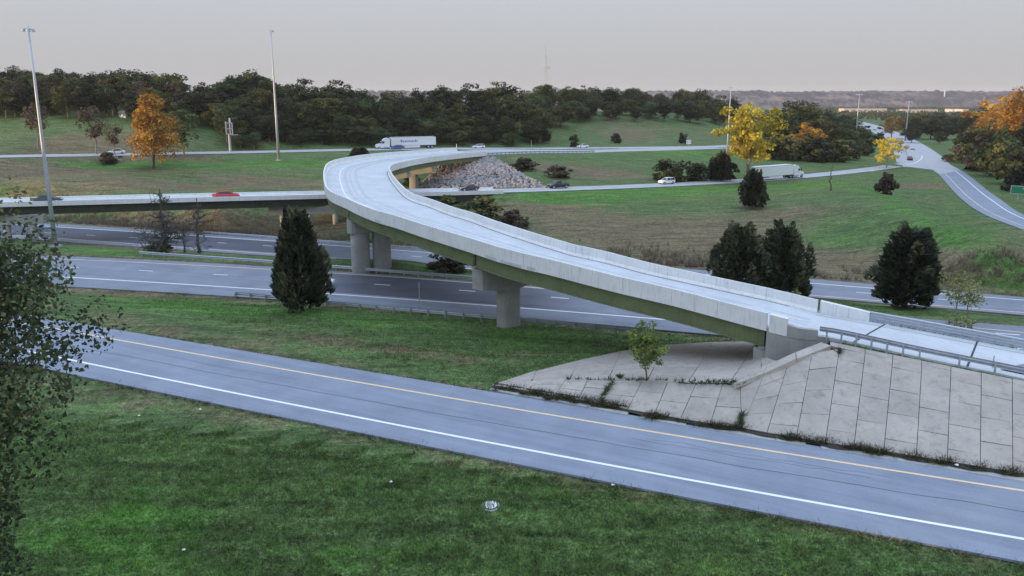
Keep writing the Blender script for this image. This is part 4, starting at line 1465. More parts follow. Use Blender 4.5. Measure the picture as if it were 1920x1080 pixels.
# ================================================================== RIPRAP at the flyover's far end
def stones(name, n, quad, size, label):
    """broken stone over a bilinear patch"""
    base = []
    for k in range(6):
        r = np.random.default_rng(50 + k)
        v = np.array([[1, 0, 0], [-1, 0, 0], [0, 1, 0], [0, -1, 0], [0, 0, 1], [0, 0, -1], [.6, .6, .5], [-.6, .6, .5], [.6, -.6, .5], [-.6, -.6, .5]], float) * r.uniform(.7, 1.2, (10, 1))
        bm = bmesh.new()
        for q in v: bm.verts.new(q)
        bmesh.ops.convex_hull(bm, input=bm.verts); bmesh.ops.triangulate(bm, faces=bm.faces)
        bm.verts.ensure_lookup_table()
        used = [x for x in bm.verts if x.link_faces]
        mp_ = {x: i for i, x in enumerate(used)}
        base.append((np.array([x.co[:] for x in used]), np.array([[mp_[x] for x in f.verts] for f in bm.faces])))
        bm.free()
    r = np.random.default_rng(11)
    Vs = []; Fs = []; o = 0
    for _ in range(n):
        a, b = r.random(2)
        c = lerp(lerp(quad[0], quad[1], a), lerp(quad[3], quad[2], a), b)
        v, f = base[r.integers(0, 6)]
        s = size * (.45 + 1.3 * r.random() ** 2.2)
        R = Matrix.Rotation(r.uniform(0, 6.3), 3, Vector(r.normal(size=3)).normalized())
        vv = (np.array(R) @ (v * s).T).T + c
        vv[:, 2] += 0
        Vs.append(vv); Fs.append(f + o); o += len(v)
    V = np.vstack(Vs)
    me = fast_mesh(name, V, np.vstack(Fs), M['stone'])
    ob = link(name, me); tag(ob, label, 'stones', kind='stuff'); return ob


rq = [np.array(P(778, 354, -3.6)), np.array(P(1026, 352, -2.7)), np.array(P(925, 295, 1.2)), np.array(P(838, 300, .9))]
stones('riprap', 4600, rq, .35, 'pale broken rock covering the embankment below the flyover end')

# ================================================================== PLANTS
def leaf_quads(C, Nrm, size, r, aspect=1.0, spread=.9, lv=None):
    """one small bent leaf spray per centre: quads with jittered normals"""
    n = len(C)
    nn = Nrm + r.normal(size=(n, 3)) * spread
    nn /= np.linalg.norm(nn, axis=1)[:, None] + 1e-9
    t = r.normal(size=(n, 3)); t -= nn * (t * nn).sum(1)[:, None]; t /= np.linalg.norm(t, axis=1)[:, None] + 1e-9
    b = np.cross(nn, t)
    s = (size * r.uniform(.55, 1.35, n))[:, None]
    q = np.stack([C - t * s * .5, C + b * s * .42 * aspect + nn * s * .12, C + t * s * .62, C - b * s * .42 * aspect + nn * s * .10], 1)
    V = q.reshape(-1, 3)
    F = np.arange(4 * n).reshape(n, 4)
    return V, F, np.repeat(lv if lv is not None else r.random(n), 4)


def limb(mb, p0, p1, r0, r1, r, bend=.12, n=5, sides=6):
    p0, p1 = np.array(p0, float), np.array(p1, float)
    L = np.linalg.norm(p1 - p0)
    pts = [p0 + (p1 - p0) * t + r.normal(size=3) * L * bend * math.sin(math.pi * t) * .5 for t in np.linspace(0, 1, n)]
    mb.tube(pts, np.linspace(r0, r1, n), sides, cap=False)
    return pts


def make_broadleaf(seed, h, rx, base_h, clumps, leaves, lsize, mat_leaf, mat_bark='bark', top=1.0, dense=.55, shape='round', trunk_r=None, limbs=14, cs=1.0):
    """unit tree at the origin: returns (trunk mesh, crown mesh)"""
    r = np.random.default_rng(seed)
    mb = MB()
    tr = trunk_r or h * .018
    ch = h - base_h
    lean = r.normal(size=2) * h * .02
    main = limb(mb, (0, 0, -.4), (lean[0], lean[1], base_h + ch * .55), tr, tr * .4, r, .05, 7, 8)
    cc = np.array([lean[0], lean[1], base_h + ch * .5])
    C = []
    for k in range(clumps):
        d = r.normal(size=3); d /= np.linalg.norm(d)
        rad = r.uniform(dense, 1.0)
        zz = d[2] * rad
        if shape == 'cone': w = np.clip(1.05 - (zz + 1) / 2, .12, 1) * 1.35
        elif shape == 'vase': w = .55 + .5 * (zz + 1) / 2
        elif shape == 'drop': w = math.sqrt(max(0.02, 1 - ((zz + .25) / 1.25) ** 2)) if zz > -.25 else math.sqrt(max(.05, 1 - ((zz + .25) / .9) ** 2))
        else: w = 1.0
        wob = 1 + .28 * math.sin(3 * math.atan2(d[1], d[0]) + seed) * (1 - abs(d[2]))
        C.append(cc + np.array([d[0] * rad * rx * w * wob, d[1] * rad * rx * w * wob, zz * ch * .5 * top]))
    C = np.array(C)
    for q in C[:: max(1, len(C) // limbs)]:
        st = main[r.integers(2, 7)]
        limb(mb, st, q, tr * .28, tr * .06, r, .18, 5, 5)
    cr = h * .075 * r.uniform(.7, 1.25, clumps) * (1.0 if clumps > 40 else 1.4) * cs
    per = leaves // clumps
    Cs = np.repeat(C, per, 0); Rs = np.repeat(cr, per)
    d = r.normal(size=(len(Cs), 3)); d /= np.linalg.norm(d, axis=1)[:, None]
    rad = r.uniform(.35, 1.0, len(Cs)) ** .6
    Lc = Cs + d * (rad * Rs)[:, None] * np.array([1.15, 1.15, .8])
    out = (Lc - cc); out /= np.linalg.norm(out, axis=1)[:, None]
    up_ = d * .6 + out * .4; up_[:, 2] += .35
    lv = np.clip(np.repeat(r.normal(.42, .2, clumps), per) + r.normal(0, .16, len(Cs)), 0, 1)
    V, F, A = leaf_quads(Lc, up_, lsize, r, 1.0, .75, lv)
    tm = mb.build('trunk', M[mat_bark], smooth=True); tme = tm.data; bpy.data.objects.remove(tm)
    return tme, fast_mesh('crown', V, F, M[mat_leaf], {'lv': A})


def make_cedar(seed, h, rx, n, mat='l_cedar', bottom=.06):
    r = np.random.default_rng(seed)
    mb = MB(); mb.tube([(0, 0, -.4), (.02, 0, h * .4), (0, .02, h * .85)], (h * .022, h * .014, h * .004), 8, cap=False)
    # tall pointed sprays in lobes
    K = 96
    lz = np.r_[r.uniform(bottom, .80, K - 6), r.uniform(.72, .84, 6)]; la = r.uniform(0, 2 * math.pi, K)
    lump = 1 + .16 * np.sin(2 * la + seed) + .10 * np.sin(5 * la + 2 * seed)
    prof = lambda t: np.where(t < .3, .80 + .20 * np.sin(np.clip(t / .3, 0, 1) * math.pi / 2), np.clip((1 - (t - .3) / .72), .02, 1) ** .62)
    lr = prof(lz) * rx * r.uniform(.5, 1.08, K) * lump
    lh = h * r.uniform(.13, .30, K)
    per = n // K
    j = np.repeat(np.arange(K), per)
    s = r.random(len(j)) ** 1.1
    wd = .19 * rx * np.sqrt(np.clip(1 - s, .02, 1))
    d = r.normal(size=(len(j), 2)); d /= np.linalg.norm(d, axis=1)[:, None]
    rr = wd * r.uniform(.3, 1, len(j)) ** .5
    X = np.cos(la[j]) * lr[j] * (.93 - .10 * s) + d[:, 0] * rr
    Y = np.sin(la[j]) * lr[j] * (.93 - .10 * s) + d[:, 1] * rr
    Z = lz[j] * h + s * lh[j]
    C = np.stack([X, Y, Z], -1)
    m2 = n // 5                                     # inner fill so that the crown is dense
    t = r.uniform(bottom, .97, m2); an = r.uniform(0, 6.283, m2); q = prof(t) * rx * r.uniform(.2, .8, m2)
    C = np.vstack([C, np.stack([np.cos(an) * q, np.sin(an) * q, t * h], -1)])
    out = C - np.array([0, 0, 1]) * (C[:, 2:3] - .35); out[:, 2] = .9
    out[:, :2] /= (np.linalg.norm(out[:, :2], axis=1)[:, None] + .2)
    nn = len(C)
    ax = out + r.normal(size=(nn, 3)) * .35; ax /= np.linalg.norm(ax, axis=1)[:, None]
    sd = np.cross(ax, r.normal(size=(nn, 3))); sd /= np.linalg.norm(sd, axis=1)[:, None] + 1e-9
    L = h * .048 * r.uniform(.6, 1.6, nn)[:, None]; W = L * .26
    V = np.stack([C - ax * L * .4, C + sd * W, C + ax * L * .7, C - sd * W], 1).reshape(-1, 3)
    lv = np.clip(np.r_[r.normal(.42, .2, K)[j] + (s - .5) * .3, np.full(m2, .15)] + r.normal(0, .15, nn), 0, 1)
    tm = mb.build('trunk', M['bark'], smooth=True); tme = tm.data; bpy.data.objects.remove(tm)
    return tme, fast_mesh('crown', V, np.arange(4 * nn).reshape(-1, 4), M[mat], {'lv': np.repeat(lv, 4)})


def make_bare(seed, h, spread, n_br=26, mat='dead_bark'):
    r = np.random.default_rng(seed)
    mb = MB()
    main = limb(mb, (0, 0, -.3), (r.normal() * .3, r.normal() * .3, h), h * .030, h * .006, r, .06, 9, 8)
    tw = MB()
    for k in range(n_br):
        t = r.uniform(.22, .95); i = int(t * 8)
        st = main[i]
        an = r.uniform(0, 6.283); L = spread * (1.15 - t) * r.uniform(.5, 1.2)
        e = st + np.array([math.cos(an) * L, math.sin(an) * L, L * r.uniform(-.1, .45)])
        pts = limb(tw, st, e, h * .010, h * .003, r, .3, 6, 5)
        for m_ in range(4):
            b0 = pts[r.integers(2, 6)]
            e2 = b0 + r.normal(size=3) * L * .28 + np.array([0, 0, L * .1])
            limb(tw, b0, e2, h * .005, h * .0015, r, .3, 4, 4)
    a = mb.build('trunk', M[mat], smooth=True); am = a.data; bpy.data.objects.remove(a)
    b = tw.build('branches', M[mat]); bm_ = b.data; bpy.data.objects.remove(b)
    return am, bm_


def plant(name, meshes, label, cat, loc, h_scale=1.0, rz=0.0, group=None, w_scale=None, names=('trunk', 'crown')):
    o = thing(name, label, cat, loc, rz, group)
    s = h_scale
    o.scale = (w_scale or s, w_scale or s, s)
    for nme, me in zip(names, meshes): link(nme, me, o)
    return o


def at_ground(u, v, h):
    q = P(u, v, CAM_Z - h); q[2] = zg(q) - .05
    return q


# ---- the wood behind: individuals, eight kinds of crown
FOREST = [make_broadleaf(100 + k, 15, 5.2, 1.6 if k % 3 else 3.0, 70, 4600, .54, ('l_forest', 'l_pale', 'l_forest', 'l_olive', 'l_forest', 'l_pale', 'l_forest', 'l_olive')[k], 'pale_bark' if k % 2 else 'bark', shape=('round', 'drop', 'vase', 'round')[k % 4], cs=1.25, dense=.45) for k in range(8)]
BUSH = [make_broadleaf(140 + k, 4, 2.0, -.6, 44, 2200, .34, ('l_forest', 'l_brown', 'l_pale')[k % 3], dense=.25, cs=2.0) for k in range(4)]
DRYTREE = [make_broadleaf(160 + k, 12, 3.6, 4.5, 30, 900, .5, 'l_brown', 'pale_bark', shape='vase') for k in range(2)]

r = np.random.default_rng(21)
LOOK = ('dark green', 'pale green', 'dark green', 'olive green', 'dark green', 'pale green', 'dark green', 'olive green')
PLACE = 'on the left hill'
top_prof_u = [-200, 0, 120, 200, 300, 345, 420, 500, 560, 620, 640, 690, 740, 800, 860, 930, 1000, 1060, 1120, 1200, 1300, 1345]
top_prof_v = [130, 130, 124, 128, 142, 150, 134, 136, 146, 158, 148, 160, 170, 162, 156, 160, 164, 166, 168, 170, 172, 172]
count = 0
_bu = np.array([960 + FPX * q[0] / depth(q) for q in back_c])
road_y = lambda u: float(np.interp(u, _bu, back_c[:, 1]))


def wood_tree(u, y, h=None, mesh=None, tall=None):
    """a tree of the wood: placed in plan at the bearing of photograph column u"""
    global count
    x = (u - 960) / FPX * (y * _cp + 2.0)
    z = zg((x, y))
    zc = y * _cp + 3
    if tall:
        vt = np.interp(u, top_prof_u, top_prof_v) + r.uniform(-2, 7)
        ztop = CAM_Z - (vt - 178) * zc * _cp / FPX
        h = ztop - z
    h = float(np.clip(h * r.uniform(.84, 1.14), 4.5, 23))
    k = int(r.integers(0, 8)) if mesh is None else mesh
    o = plant('woodland_tree', FOREST[k], '%s %s tree in the wood %s' % ('low' if h < 9 else 'tall', LOOK[k], PLACE), 'tree', (x, y, z - .2), h / 15.0, r.uniform(0, 6.28), 'trees of the wood ' + PLACE, w_scale=h / 15.0 * r.uniform(.82, 1.26) * (1.35 if h < 11 else 1.12))
    count += 1


for u in np.arange(-160, 520, 27):                       # left hill, standing at the top of the grass slope
    base = np.interp(u, [-160, 100, 300, 420, 520], [238, 244, 240, 236, 232])
    for row, dy in enumerate((4, 16, 34)):
        wood_tree(u + r.uniform(-16, 16), base + dy + r.uniform(-4, 4), h=r.uniform(8, 12) if row == 0 else r.uniform(12, 15), tall=(row == 2))
PLACE = 'behind the lorry and the back road'
for u in np.arange(440, 1040, 24):                       # the wall of trees behind the lorry
    base = road_y(u) + 9.5 + (5 if u > 980 else 0)
    for row, dy in enumerate((0, 5, 15, 40)):
        wood_tree(u + r.uniform(-14, 14), base + dy + r.uniform(-1.5, 4), h=r.uniform(5, 7) if row == 0 else r.uniform(8, 11.5) if row == 1 else r.uniform(12, 15), tall=(row == 3))
PLACE = 'above the far meadow'
for u in np.arange(1000, 1370, 20):                      # behind the meadow
    base = np.interp(u, [1000, 1060, 1120, 1200, 1340, 1370], [306, 330, 352, 366, 376, 380])
    for row, dy in enumerate((4, 20, 46, 90)):
        wood_tree(u + r.uniform(-14, 14), base + dy + r.uniform(-6, 6), h=r.uniform(9, 12) if row < 2 else r.uniform(12, 15), tall=(row == 3))
for u, dy, hh in [(30, 10, 13), (95, 14, 14), (150, 8, 12), (215, 16, 14), (262, 12, 13), (335, 15, 12), (395, 10, 11), (520, 16, 12), (585, 8, 9), (660, 14, 12), (730, 10, 10), (815, 12, 11), (880, 9, 9), (945, 14, 12), (1010, 12, 10)]:
    y = (road_y(u) + 12 if u > 440 else 236) + dy; x = (u - 960) / FPX * (y * _cp + 2.0)
    plant('thin_tree', DRYTREE[u % 2], 'thin brownish tree with pale branches scattered through the wood', 'tree', (x, y, zg((x, y)) - .2), hh / 12, u, 'thin brownish trees in the wood', w_scale=hh / 12 * 1.1)

# ---- dark scrub and trees round the junction
L_JR = 'dark green tree in the mass to the right of the distant road'; G_JR = 'trees right of the distant road'
L_JL = 'dark green tree in the clump left of the distant road'; G_JL = 'trees left of the distant road'
for u, v, h, hp in [(1465, 288, 23.6, 80), (1500, 286, 24, 90), (1535, 292, 24.3, 66), (1570, 292, 24.4, 56), (1600, 286, 24.6, 44), (1480, 262, 22, 70), (1520, 258, 22.8, 60), (1570, 262, 24, 50), (1615, 272, 25, 34), (1545, 248, 24, 42), (1595, 252, 26, 36)]:
    q = at_ground(u, v, h); plant('roadside_tree', FOREST[int(r.integers(0, 8))], L_JL, 'tree', q, hp * mpp(q) / 15, r.uniform(0, 6), G_JL, w_scale=hp * mpp(q) / 15 * 1.45)
for u, v, h, hp in [(1715, 262, 27, 46), (1745, 262, 27, 42), (1775, 264, 27, 40), (1800, 262, 26.5, 44), (1730, 248, 29, 34), (1765, 246, 29, 34), (1800, 245, 28.5, 34), (1840, 250, 27, 50), (1700, 246, 30, 26), (1840, 262, 26, 38), (1708, 270, 26.6, 30), (1760, 272, 26.4, 24), (1820, 272, 25.6, 30), (1785, 254, 28, 34), (1748, 255, 28, 34), (1815, 254, 27.6, 36), (1718, 254, 28.4, 34)]:
    q = at_ground(u, v, h); plant('valley_tree', FOREST[int(r.integers(0, 8))], L_JR, 'tree', q, hp * mpp(q) / 15, r.uniform(0, 6), G_JR, w_scale=hp * mpp(q) / 15 * 1.5)
L_RS = 'brown and dark green tree in the thicket beside the curving ramp'; G_RS = 'thicket beside the curving ramp'
for k, (u, v, h, hp) in enumerate([(1815, 300, 23.4, 62), (1845, 312, 23.2, 84), (1872, 322, 23, 78), (1900, 334, 22.8, 78), (1935, 345, 22.6, 90), (1890, 300, 22.5, 76), (1925, 305, 22, 84), (1860, 286, 23, 64)]):
    q = at_ground(u, v, h); plant('thicket_tree', BUSH[k % 4] if k < 5 else FOREST[k % 8], L_RS, 'tree', q, hp * mpp(q) / (4 if k < 5 else 15), r.uniform(0, 6), G_RS, w_scale=hp * mpp(q) / (4 if k < 5 else 15) * 1.0)

L_UB = 'dark bush filling the foot of the clump left of the distant road'
for u, v, h, hp in [(1455, 300, 23.6, 40), (1490, 302, 23.9, 44), (1525, 304, 24.2, 44), (1560, 303, 24.4, 40), (1592, 300, 24.5, 36), (1618, 292, 24.7, 30), (1440, 286, 23.2, 40), (1640, 275, 25.5, 24)]:
    q = at_ground(u, v, h); plant('bush', BUSH[0], L_UB, 'bush', q, hp * mpp(q) / 4, r.uniform(0, 6), 'bushes left of the distant road', w_scale=hp * mpp(q) / 4 * 1.35)
# ---- autumn trees
OR1 = make_broadleaf(201, 22, 6.6, 1.6, 130, 8000, .52, 'l_turning', 'bark', shape='cone', dense=.45, cs=1.15)
OR3 = make_broadleaf(207, 22, 6.4, 3.2, 110, 6500, .55, 'l_orange', 'bark', shape='round', dense=.4, cs=1.2)
OR2 = make_broadleaf(202, 12, 5.0, 2.5, 60, 3200, .42, 'l_orange', 'pale_bark', shape='round', dense=.4)
YE1 = make_broadleaf(203, 15, 7.6, 3.6, 80, 4600, .50, 'l_yellow', 'pale_bark', shape='vase', dense=.3)
YE2 = make_broadleaf(204, 12, 5.2, 2.0, 60, 3200, .42, 'l_yellow', 'pale_bark', shape='round', dense=.4)
q = at_ground(288, 317, 19.7)
plant('autumn_tree', OR1, 'tall orange autumn tree standing alone in the left meadow', 'tree', q, 155 * mpp(q) / 22)
q = at_ground(1400, 344, 24.2)
plant('autumn_tree', YE1, 'broad yellow tree standing between road and field right of the flyover', 'tree', q, 152 * mpp(q) / 15, 1.0, w_scale=150 * mpp(q) / 15)
q = at_ground(1662, 316, 24.6)
plant('autumn_tree', YE2, 'yellow and orange tree beside the junction', 'tree', q, 64 * mpp(q) / 12, .4, w_scale=68 * mpp(q) / 12)
q = at_ground(1672, 262, 27)
plant('autumn_tree', OR2, 'small orange tree beyond the junction on the distant road', 'tree', q, 44 * mpp(q) / 12, 2, w_scale=56 * mpp(q) / 12)
q = at_ground(1510, 298, 24)
plant('autumn_tree', OR2, 'low orange tree on the dark clump right of the yellow tree', 'tree', q, 66 * mpp(q) / 12, 1.3, w_scale=84 * mpp(q) / 12)
for k, (u, v, h, hp, me, lb_) in enumerate([(1874, 268, 21.5, 104, OR2, 'orange tree rising behind the thicket at the right edge'), (1908, 292, 21, 138, OR3, 'tall bright orange tree cut by the right edge'), (1850, 262, 23, 56, OR2, 'smaller orange tree left of the tall one at the right edge'), (1872, 305, 22.9, 50, OR2, 'reddish orange low crown within the thicket by the curving ramp')]):
    q = at_ground(u, v, h); plant('autumn_tree', me, lb_, 'tree', q, hp * mpp(q) / (22 if me is OR3 else 12), k, w_scale=hp * mpp(q) / (22 if me is OR3 else 12) * 1.25)
q = at_ground(640, 240, 10)
for u, y, h in [(700, 300, 17), (820, 330, 15), (875, 335, 15)]:
    pass
PALE = make_broadleaf(205, 9, 3.0, 2.0, 40, 2000, .42, 'l_pale', 'pale_bark', shape='drop')
q = at_ground(425, 262, 14.5)
plant('pale_tree', PALE, 'pale green young tree behind the pole sign', 'tree', q, 72 * mpp(q) / 9)
q = at_ground(345, 278, 15.5); plant('pale_tree', PALE, 'pale green bushy tree right of the orange tree', 'tree', q, 90 * mpp(q) / 9, 2.2, w_scale=100 * mpp(q) / 9)
for k, (u, v, h, hp, lb_) in enumerate([(180, 268, 13.6, 90, 'leggy brown leaved tree on the left hillside'), (70, 262, 13, 84, 'thin brown leaved tree left of the tall mast'), (215, 275, 14.6, 60, 'small brown leaved tree beside the orange tree')]):
    q = at_ground(u, v, h); plant('thin_tree', DRYTREE[k % 2], lb_, 'tree', q, hp * mpp(q) / 12, k)

# ---- cedars
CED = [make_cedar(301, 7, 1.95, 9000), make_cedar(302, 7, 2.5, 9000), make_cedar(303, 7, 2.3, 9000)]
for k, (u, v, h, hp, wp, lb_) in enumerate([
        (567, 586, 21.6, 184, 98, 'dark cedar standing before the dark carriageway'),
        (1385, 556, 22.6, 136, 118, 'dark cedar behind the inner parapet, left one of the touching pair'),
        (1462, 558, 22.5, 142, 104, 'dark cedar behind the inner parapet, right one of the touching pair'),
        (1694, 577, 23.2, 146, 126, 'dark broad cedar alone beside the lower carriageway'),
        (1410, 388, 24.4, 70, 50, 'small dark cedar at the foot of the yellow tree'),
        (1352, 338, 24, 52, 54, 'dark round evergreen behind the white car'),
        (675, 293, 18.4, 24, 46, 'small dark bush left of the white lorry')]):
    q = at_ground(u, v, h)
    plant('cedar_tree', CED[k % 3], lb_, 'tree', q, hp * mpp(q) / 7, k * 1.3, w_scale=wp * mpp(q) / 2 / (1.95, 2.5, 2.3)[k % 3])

# ---- bushes
for k, (u, v, h, hp, wp, me, lb_) in enumerate([
        (1262, 338, 23.6, 42, 84, BUSH[0], 'wide dark bush behind the white car'),
        (1310, 337, 23.8, 34, 60, BUSH[0], 'dark bush right of the wide one behind the white car'),
        (1660, 370, 24.7, 48, 50, BUSH[1], 'round brown bush on the grass below the junction'),
        (845, 503, 22.2, 40, 110, BUSH[1], 'brown thicket on the median behind the flyover girder'),
        (895, 412, 25.2, 46, 100, BUSH[0], 'dark thicket seen over the inner parapet beside the pale bridge end'),
        (835, 398, 25, 40, 60, BUSH[2], 'green bush in front of the pale bridge parapet'),
        (960, 425, 25.5, 40, 80, BUSH[1], 'brown bush on the slope beyond the inner parapet'),
        (300, 470, 22.4, 24, 70, BUSH[2], 'low green bush at the foot of the dead trees'),
        (1050, 335, 22.8, 26, 60, BUSH[1], 'brown bush at the edge of the rocks behind the dark pickup'),
        (985, 318, 21.3, 26, 60, BUSH[1], 'brown scrub at the upper edge of the rocks'),
        (770, 352, 23.6, 34, 44, BUSH[2], 'green scrub under the far pier of the flyover'),
        (1075, 276, 20, 24, 22, BUSH[0], 'small dark tree on the meadow beyond the road'),
        (1155, 266, 19.8, 18, 26, BUSH[0], 'low dark bush in the middle of the meadow'),
        (1280, 262, 19.2, 20, 20, BUSH[0], 'small dark bush on the meadow left of the route sign'),
        (1785, 300, 24, 16, 40, BUSH[1], 'dark low bush beyond the junction'),
        (205, 292, 16.6, 26, 40, BUSH[1], 'brown bush on the roadside behind the white saloon')]):
    q = at_ground(u, v, h)
    plant('bush', me, lb_, 'bush', q, hp * mpp(q) / 4, k * .9, w_scale=wp * mpp(q) / 2 / 2.5)

# ---- dead trees on the median
D1, D2 = make_bare(401, 9, 4.2, 70), make_bare(402, 6, 1.8, 34)
q = at_ground(313, 470, 22.4); plant('dead_tree', D1, 'bare dead tree with tangled branches on the median', 'tree', q, 122 * mpp(q) / 9, names=('trunk', 'branches'))
q = at_ground(372, 470, 22.3); plant('dead_tree', D2, 'thin bare dead tree right of the larger one on the median', 'tree', q, 106 * mpp(q) / 6, 1, names=('trunk', 'branches'))
q = at_ground(345, 470, 22.3); plant('dead_tree', D2, 'short broken dead trunk between the two bare trees', 'tree', q, 60 * mpp(q) / 6, 2, names=('trunk', 'branches'))
q = at_ground(1556, 368, 24.2); plant('dead_tree', make_bare(403, 5, .7, 4), 'leaning dead snag on the grass crest', 'tree', q, 52 * mpp(q) / 5, names=('trunk', 'branches'))

# ---- saplings
SAP = make_broadleaf(501, 3, .95, .5, 60, 2000, .115, 'l_sapling', 'pale_bark', dense=.2, shape='drop')
q = P(1213, 712, .95); plant('sapling', SAP, 'leafy green sapling growing from a crack in the paved slope', 'tree', q, 120 * mpp(q) / 3, w_scale=78 * mpp(q) / 1.9)
LIM = make_broadleaf(502, 4, 1.3, 1.6, 30, 420, .16, 'l_lime', 'pale_bark', dense=.2, shape='vase', trunk_r=.05)
q = at_ground(1790, 612, 21.9); plant('sapling', LIM, 'thin pale yellow sapling right of the broad cedar', 'tree', q, 112 * mpp(q) / 4)
q = at_ground(1812, 612, 21.9); plant('sapling', LIM, 'second thin yellow sapling nearest the right edge', 'tree', q, 96 * mpp(q) / 4, 1.7)
q = at_ground(1800, 614, 21.5); plant('bush', make_broadleaf(503, 1.3, .9, .05, 24, 600, .13, 'l_lime', dense=.2), 'yellow shrub at the foot of the thin saplings', 'bush', q, 40 * mpp(q) / 1.3)
q = at_ground(1490, 565, 22); plant('bush', make_broadleaf(504, 2, .6, .1, 20, 300, .15, 'l_lime', dense=.2), 'pale leafy shoots before the right cedar of the pair', 'bush', q, 40 * mpp(q) / 2)

# ---- the near tree at the left edge, its crown reaching into the picture
def near_tree(label, x, y, h, rx, base_h, seed, n, dense):
    t = make_broadleaf(seed, h, rx, base_h, n // 190, n, .17, 'l_near', 'bark', dense=dense, shape='round', trunk_r=.16, limbs=n // 190, cs=1.1)
    return plant('near_tree', t, label, 'tree', (x, y, zg((x, y))), 1.0)


near_tree('leafy green tree reaching in from the left edge', -19.6, 21.5, 17.4, 4.7, 5.4, 601, 21000, .4)
near_tree('smaller grey green tree low at the left edge', -18.6, 20.0, 7.2, 3.8, .2, 602, 5700, .35)


# ---- weeds: dry stalks along the pavements and in the cracks
def tuft_mesh(name, C, hmin, hmax, mat, seed, blades=7, spread=.18, wd=.035):
    r = np.random.default_rng(seed)
    n = len(C)
    c = np.repeat(C, blades, 0)
    m_ = len(c)
    d = r.normal(size=(m_, 2)) * spread
    hh = r.uniform(hmin, hmax, m_)
    a = r.uniform(0, 6.283, m_)
    sx, sy = np.cos(a) * wd, np.sin(a) * wd
    b = c + np.c_[d * .35, np.zeros(m_) - .03]
    t = c + np.c_[d * (hh / hmax)[:, None] * 2.0, hh]
    V = np.stack([b + np.c_[sx, sy, np.zeros(m_)], b - np.c_[sx, sy, np.zeros(m_)], t], 1).reshape(-1, 3)
    F = np.arange(3 * m_).reshape(-1, 3)
    lv = np.clip(r.normal(.45, .22, m_), 0, 1)
    me = fast_mesh(name, V, F, mat, {'lv': np.repeat(lv, 3)})
    return link(name, me)


r = np.random.default_rng(31)
G1 = resample(offset(curb_line, -.05), step=.05); kk = []
dens = fbm(G1[:, 0] * .55, G1[:, 1] * 0 + 4.2, 3)
for q, d in zip(G1, dens):
    if r.random() < np.clip((d - .56) * 7, .015, 1) * .4:
        kk.append(q + [r.normal() * .1, r.normal() * .16, -.05])
for u, v, n_, sp in [(955, 728, 60, .5), (1010, 737, 90, .6), (1060, 745, 110, .6), (1105, 750, 120, .5), (1140, 758, 120, .5), (1165, 762, 70, .35), (1232, 780, 80, .4), (1345, 797, 60, .4), (1385, 800, 110, .35), (1490, 818, 100, .45), (1545, 826, 110, .5), (1610, 838, 90, .5), (1650, 845, 110, .5), (1710, 854, 40, .4), (1775, 864, 90, .45), (1835, 872, 40, .4), (1897, 882, 80, .35)]:
    c_ = P(u, v, .12)
    for _ in range(n_): kk.append(c_ + [r.normal() * sp, r.normal() * .13 - r.normal() * sp * .16, -.03])
kk = np.array(kk)
tag(tuft_mesh('gutter_weeds', kk[r.random(len(kk)) < .55], .06, .40, M['l_brown'], 5, 9, .16, .022), 'brown weeds growing in the gutter at the foot of the paved slope', 'weeds', kind='stuff')
dk = kk[r.random(len(kk)) < .4]
tag(tuft_mesh('gutter_grass', dk, .05, .27, M['l_forest'], 6, 11, .2, .03), 'dark green weeds matted along the gutter', 'weeds', kind='stuff')
# weeds in joints of the paving
jw = []
for a, b, n_ in [(P(1055, 710, .58), P(1388, 716, 1.8), 110), (P(1122, 756, .2), P(1150, 714, .8), 60), (P(1380, 722, 1.75), P(1556, 650, 3.1), 50), (P(1566, 690, 2.0), P(1574, 655, 3.1), 60), (P(1616, 690, 2.2), P(1672, 694, 2.2), 36), (P(1388, 795, .3), P(1392, 775, .7), 40), (P(1562, 702, 1.9), P(1614, 708, 1.9), 20), (P(1750, 746, 1.5), P(1762, 747, 1.5), 10), (P(1160, 706, .85), P(1165, 709, .8), 30), (P(1270, 718, 1.2), P(1370, 720, 1.6), 60)]:
    n_ = int(n_ * .55); t = r.random(n_)
    for w in t: jw.append(lerp(a, b, w) + [r.normal() * .06, r.normal() * .06, .02])
tag(tuft_mesh('joint_weeds', np.array(jw), .06, .26, M['l_near'], 7, 9, .14, .03), 'tufts of weeds growing in the joints of the paved slope', 'weeds', kind='stuff')
# tall dry grass along the far side of the lower carriageway
tw = []
FT = resample(fm_top, step=.35)
for q in FT:
    u = 960 + FPX * q[0] / depth(q)
    if 40 < u < 1990:
        n_ = 6 if (u > 1150 or u < 560) else 2
        for _ in range(n_):
            x, y = q[0] + r.normal() * .5, q[1] + 2.2 + abs(r.normal()) * 3.6
            if fbm(np.array([x * .12]), np.array([y * .2]), 2)[0] > .34: tw.append((x, y, zg((x, y))))
tag(tuft_mesh('tall_dry_grass', np.array(tw), .3, 1.25, M['l_weed'], 8, 8, .3, .06), 'tall dry brown grass beyond the lower carriageway', 'grass', kind='stuff')


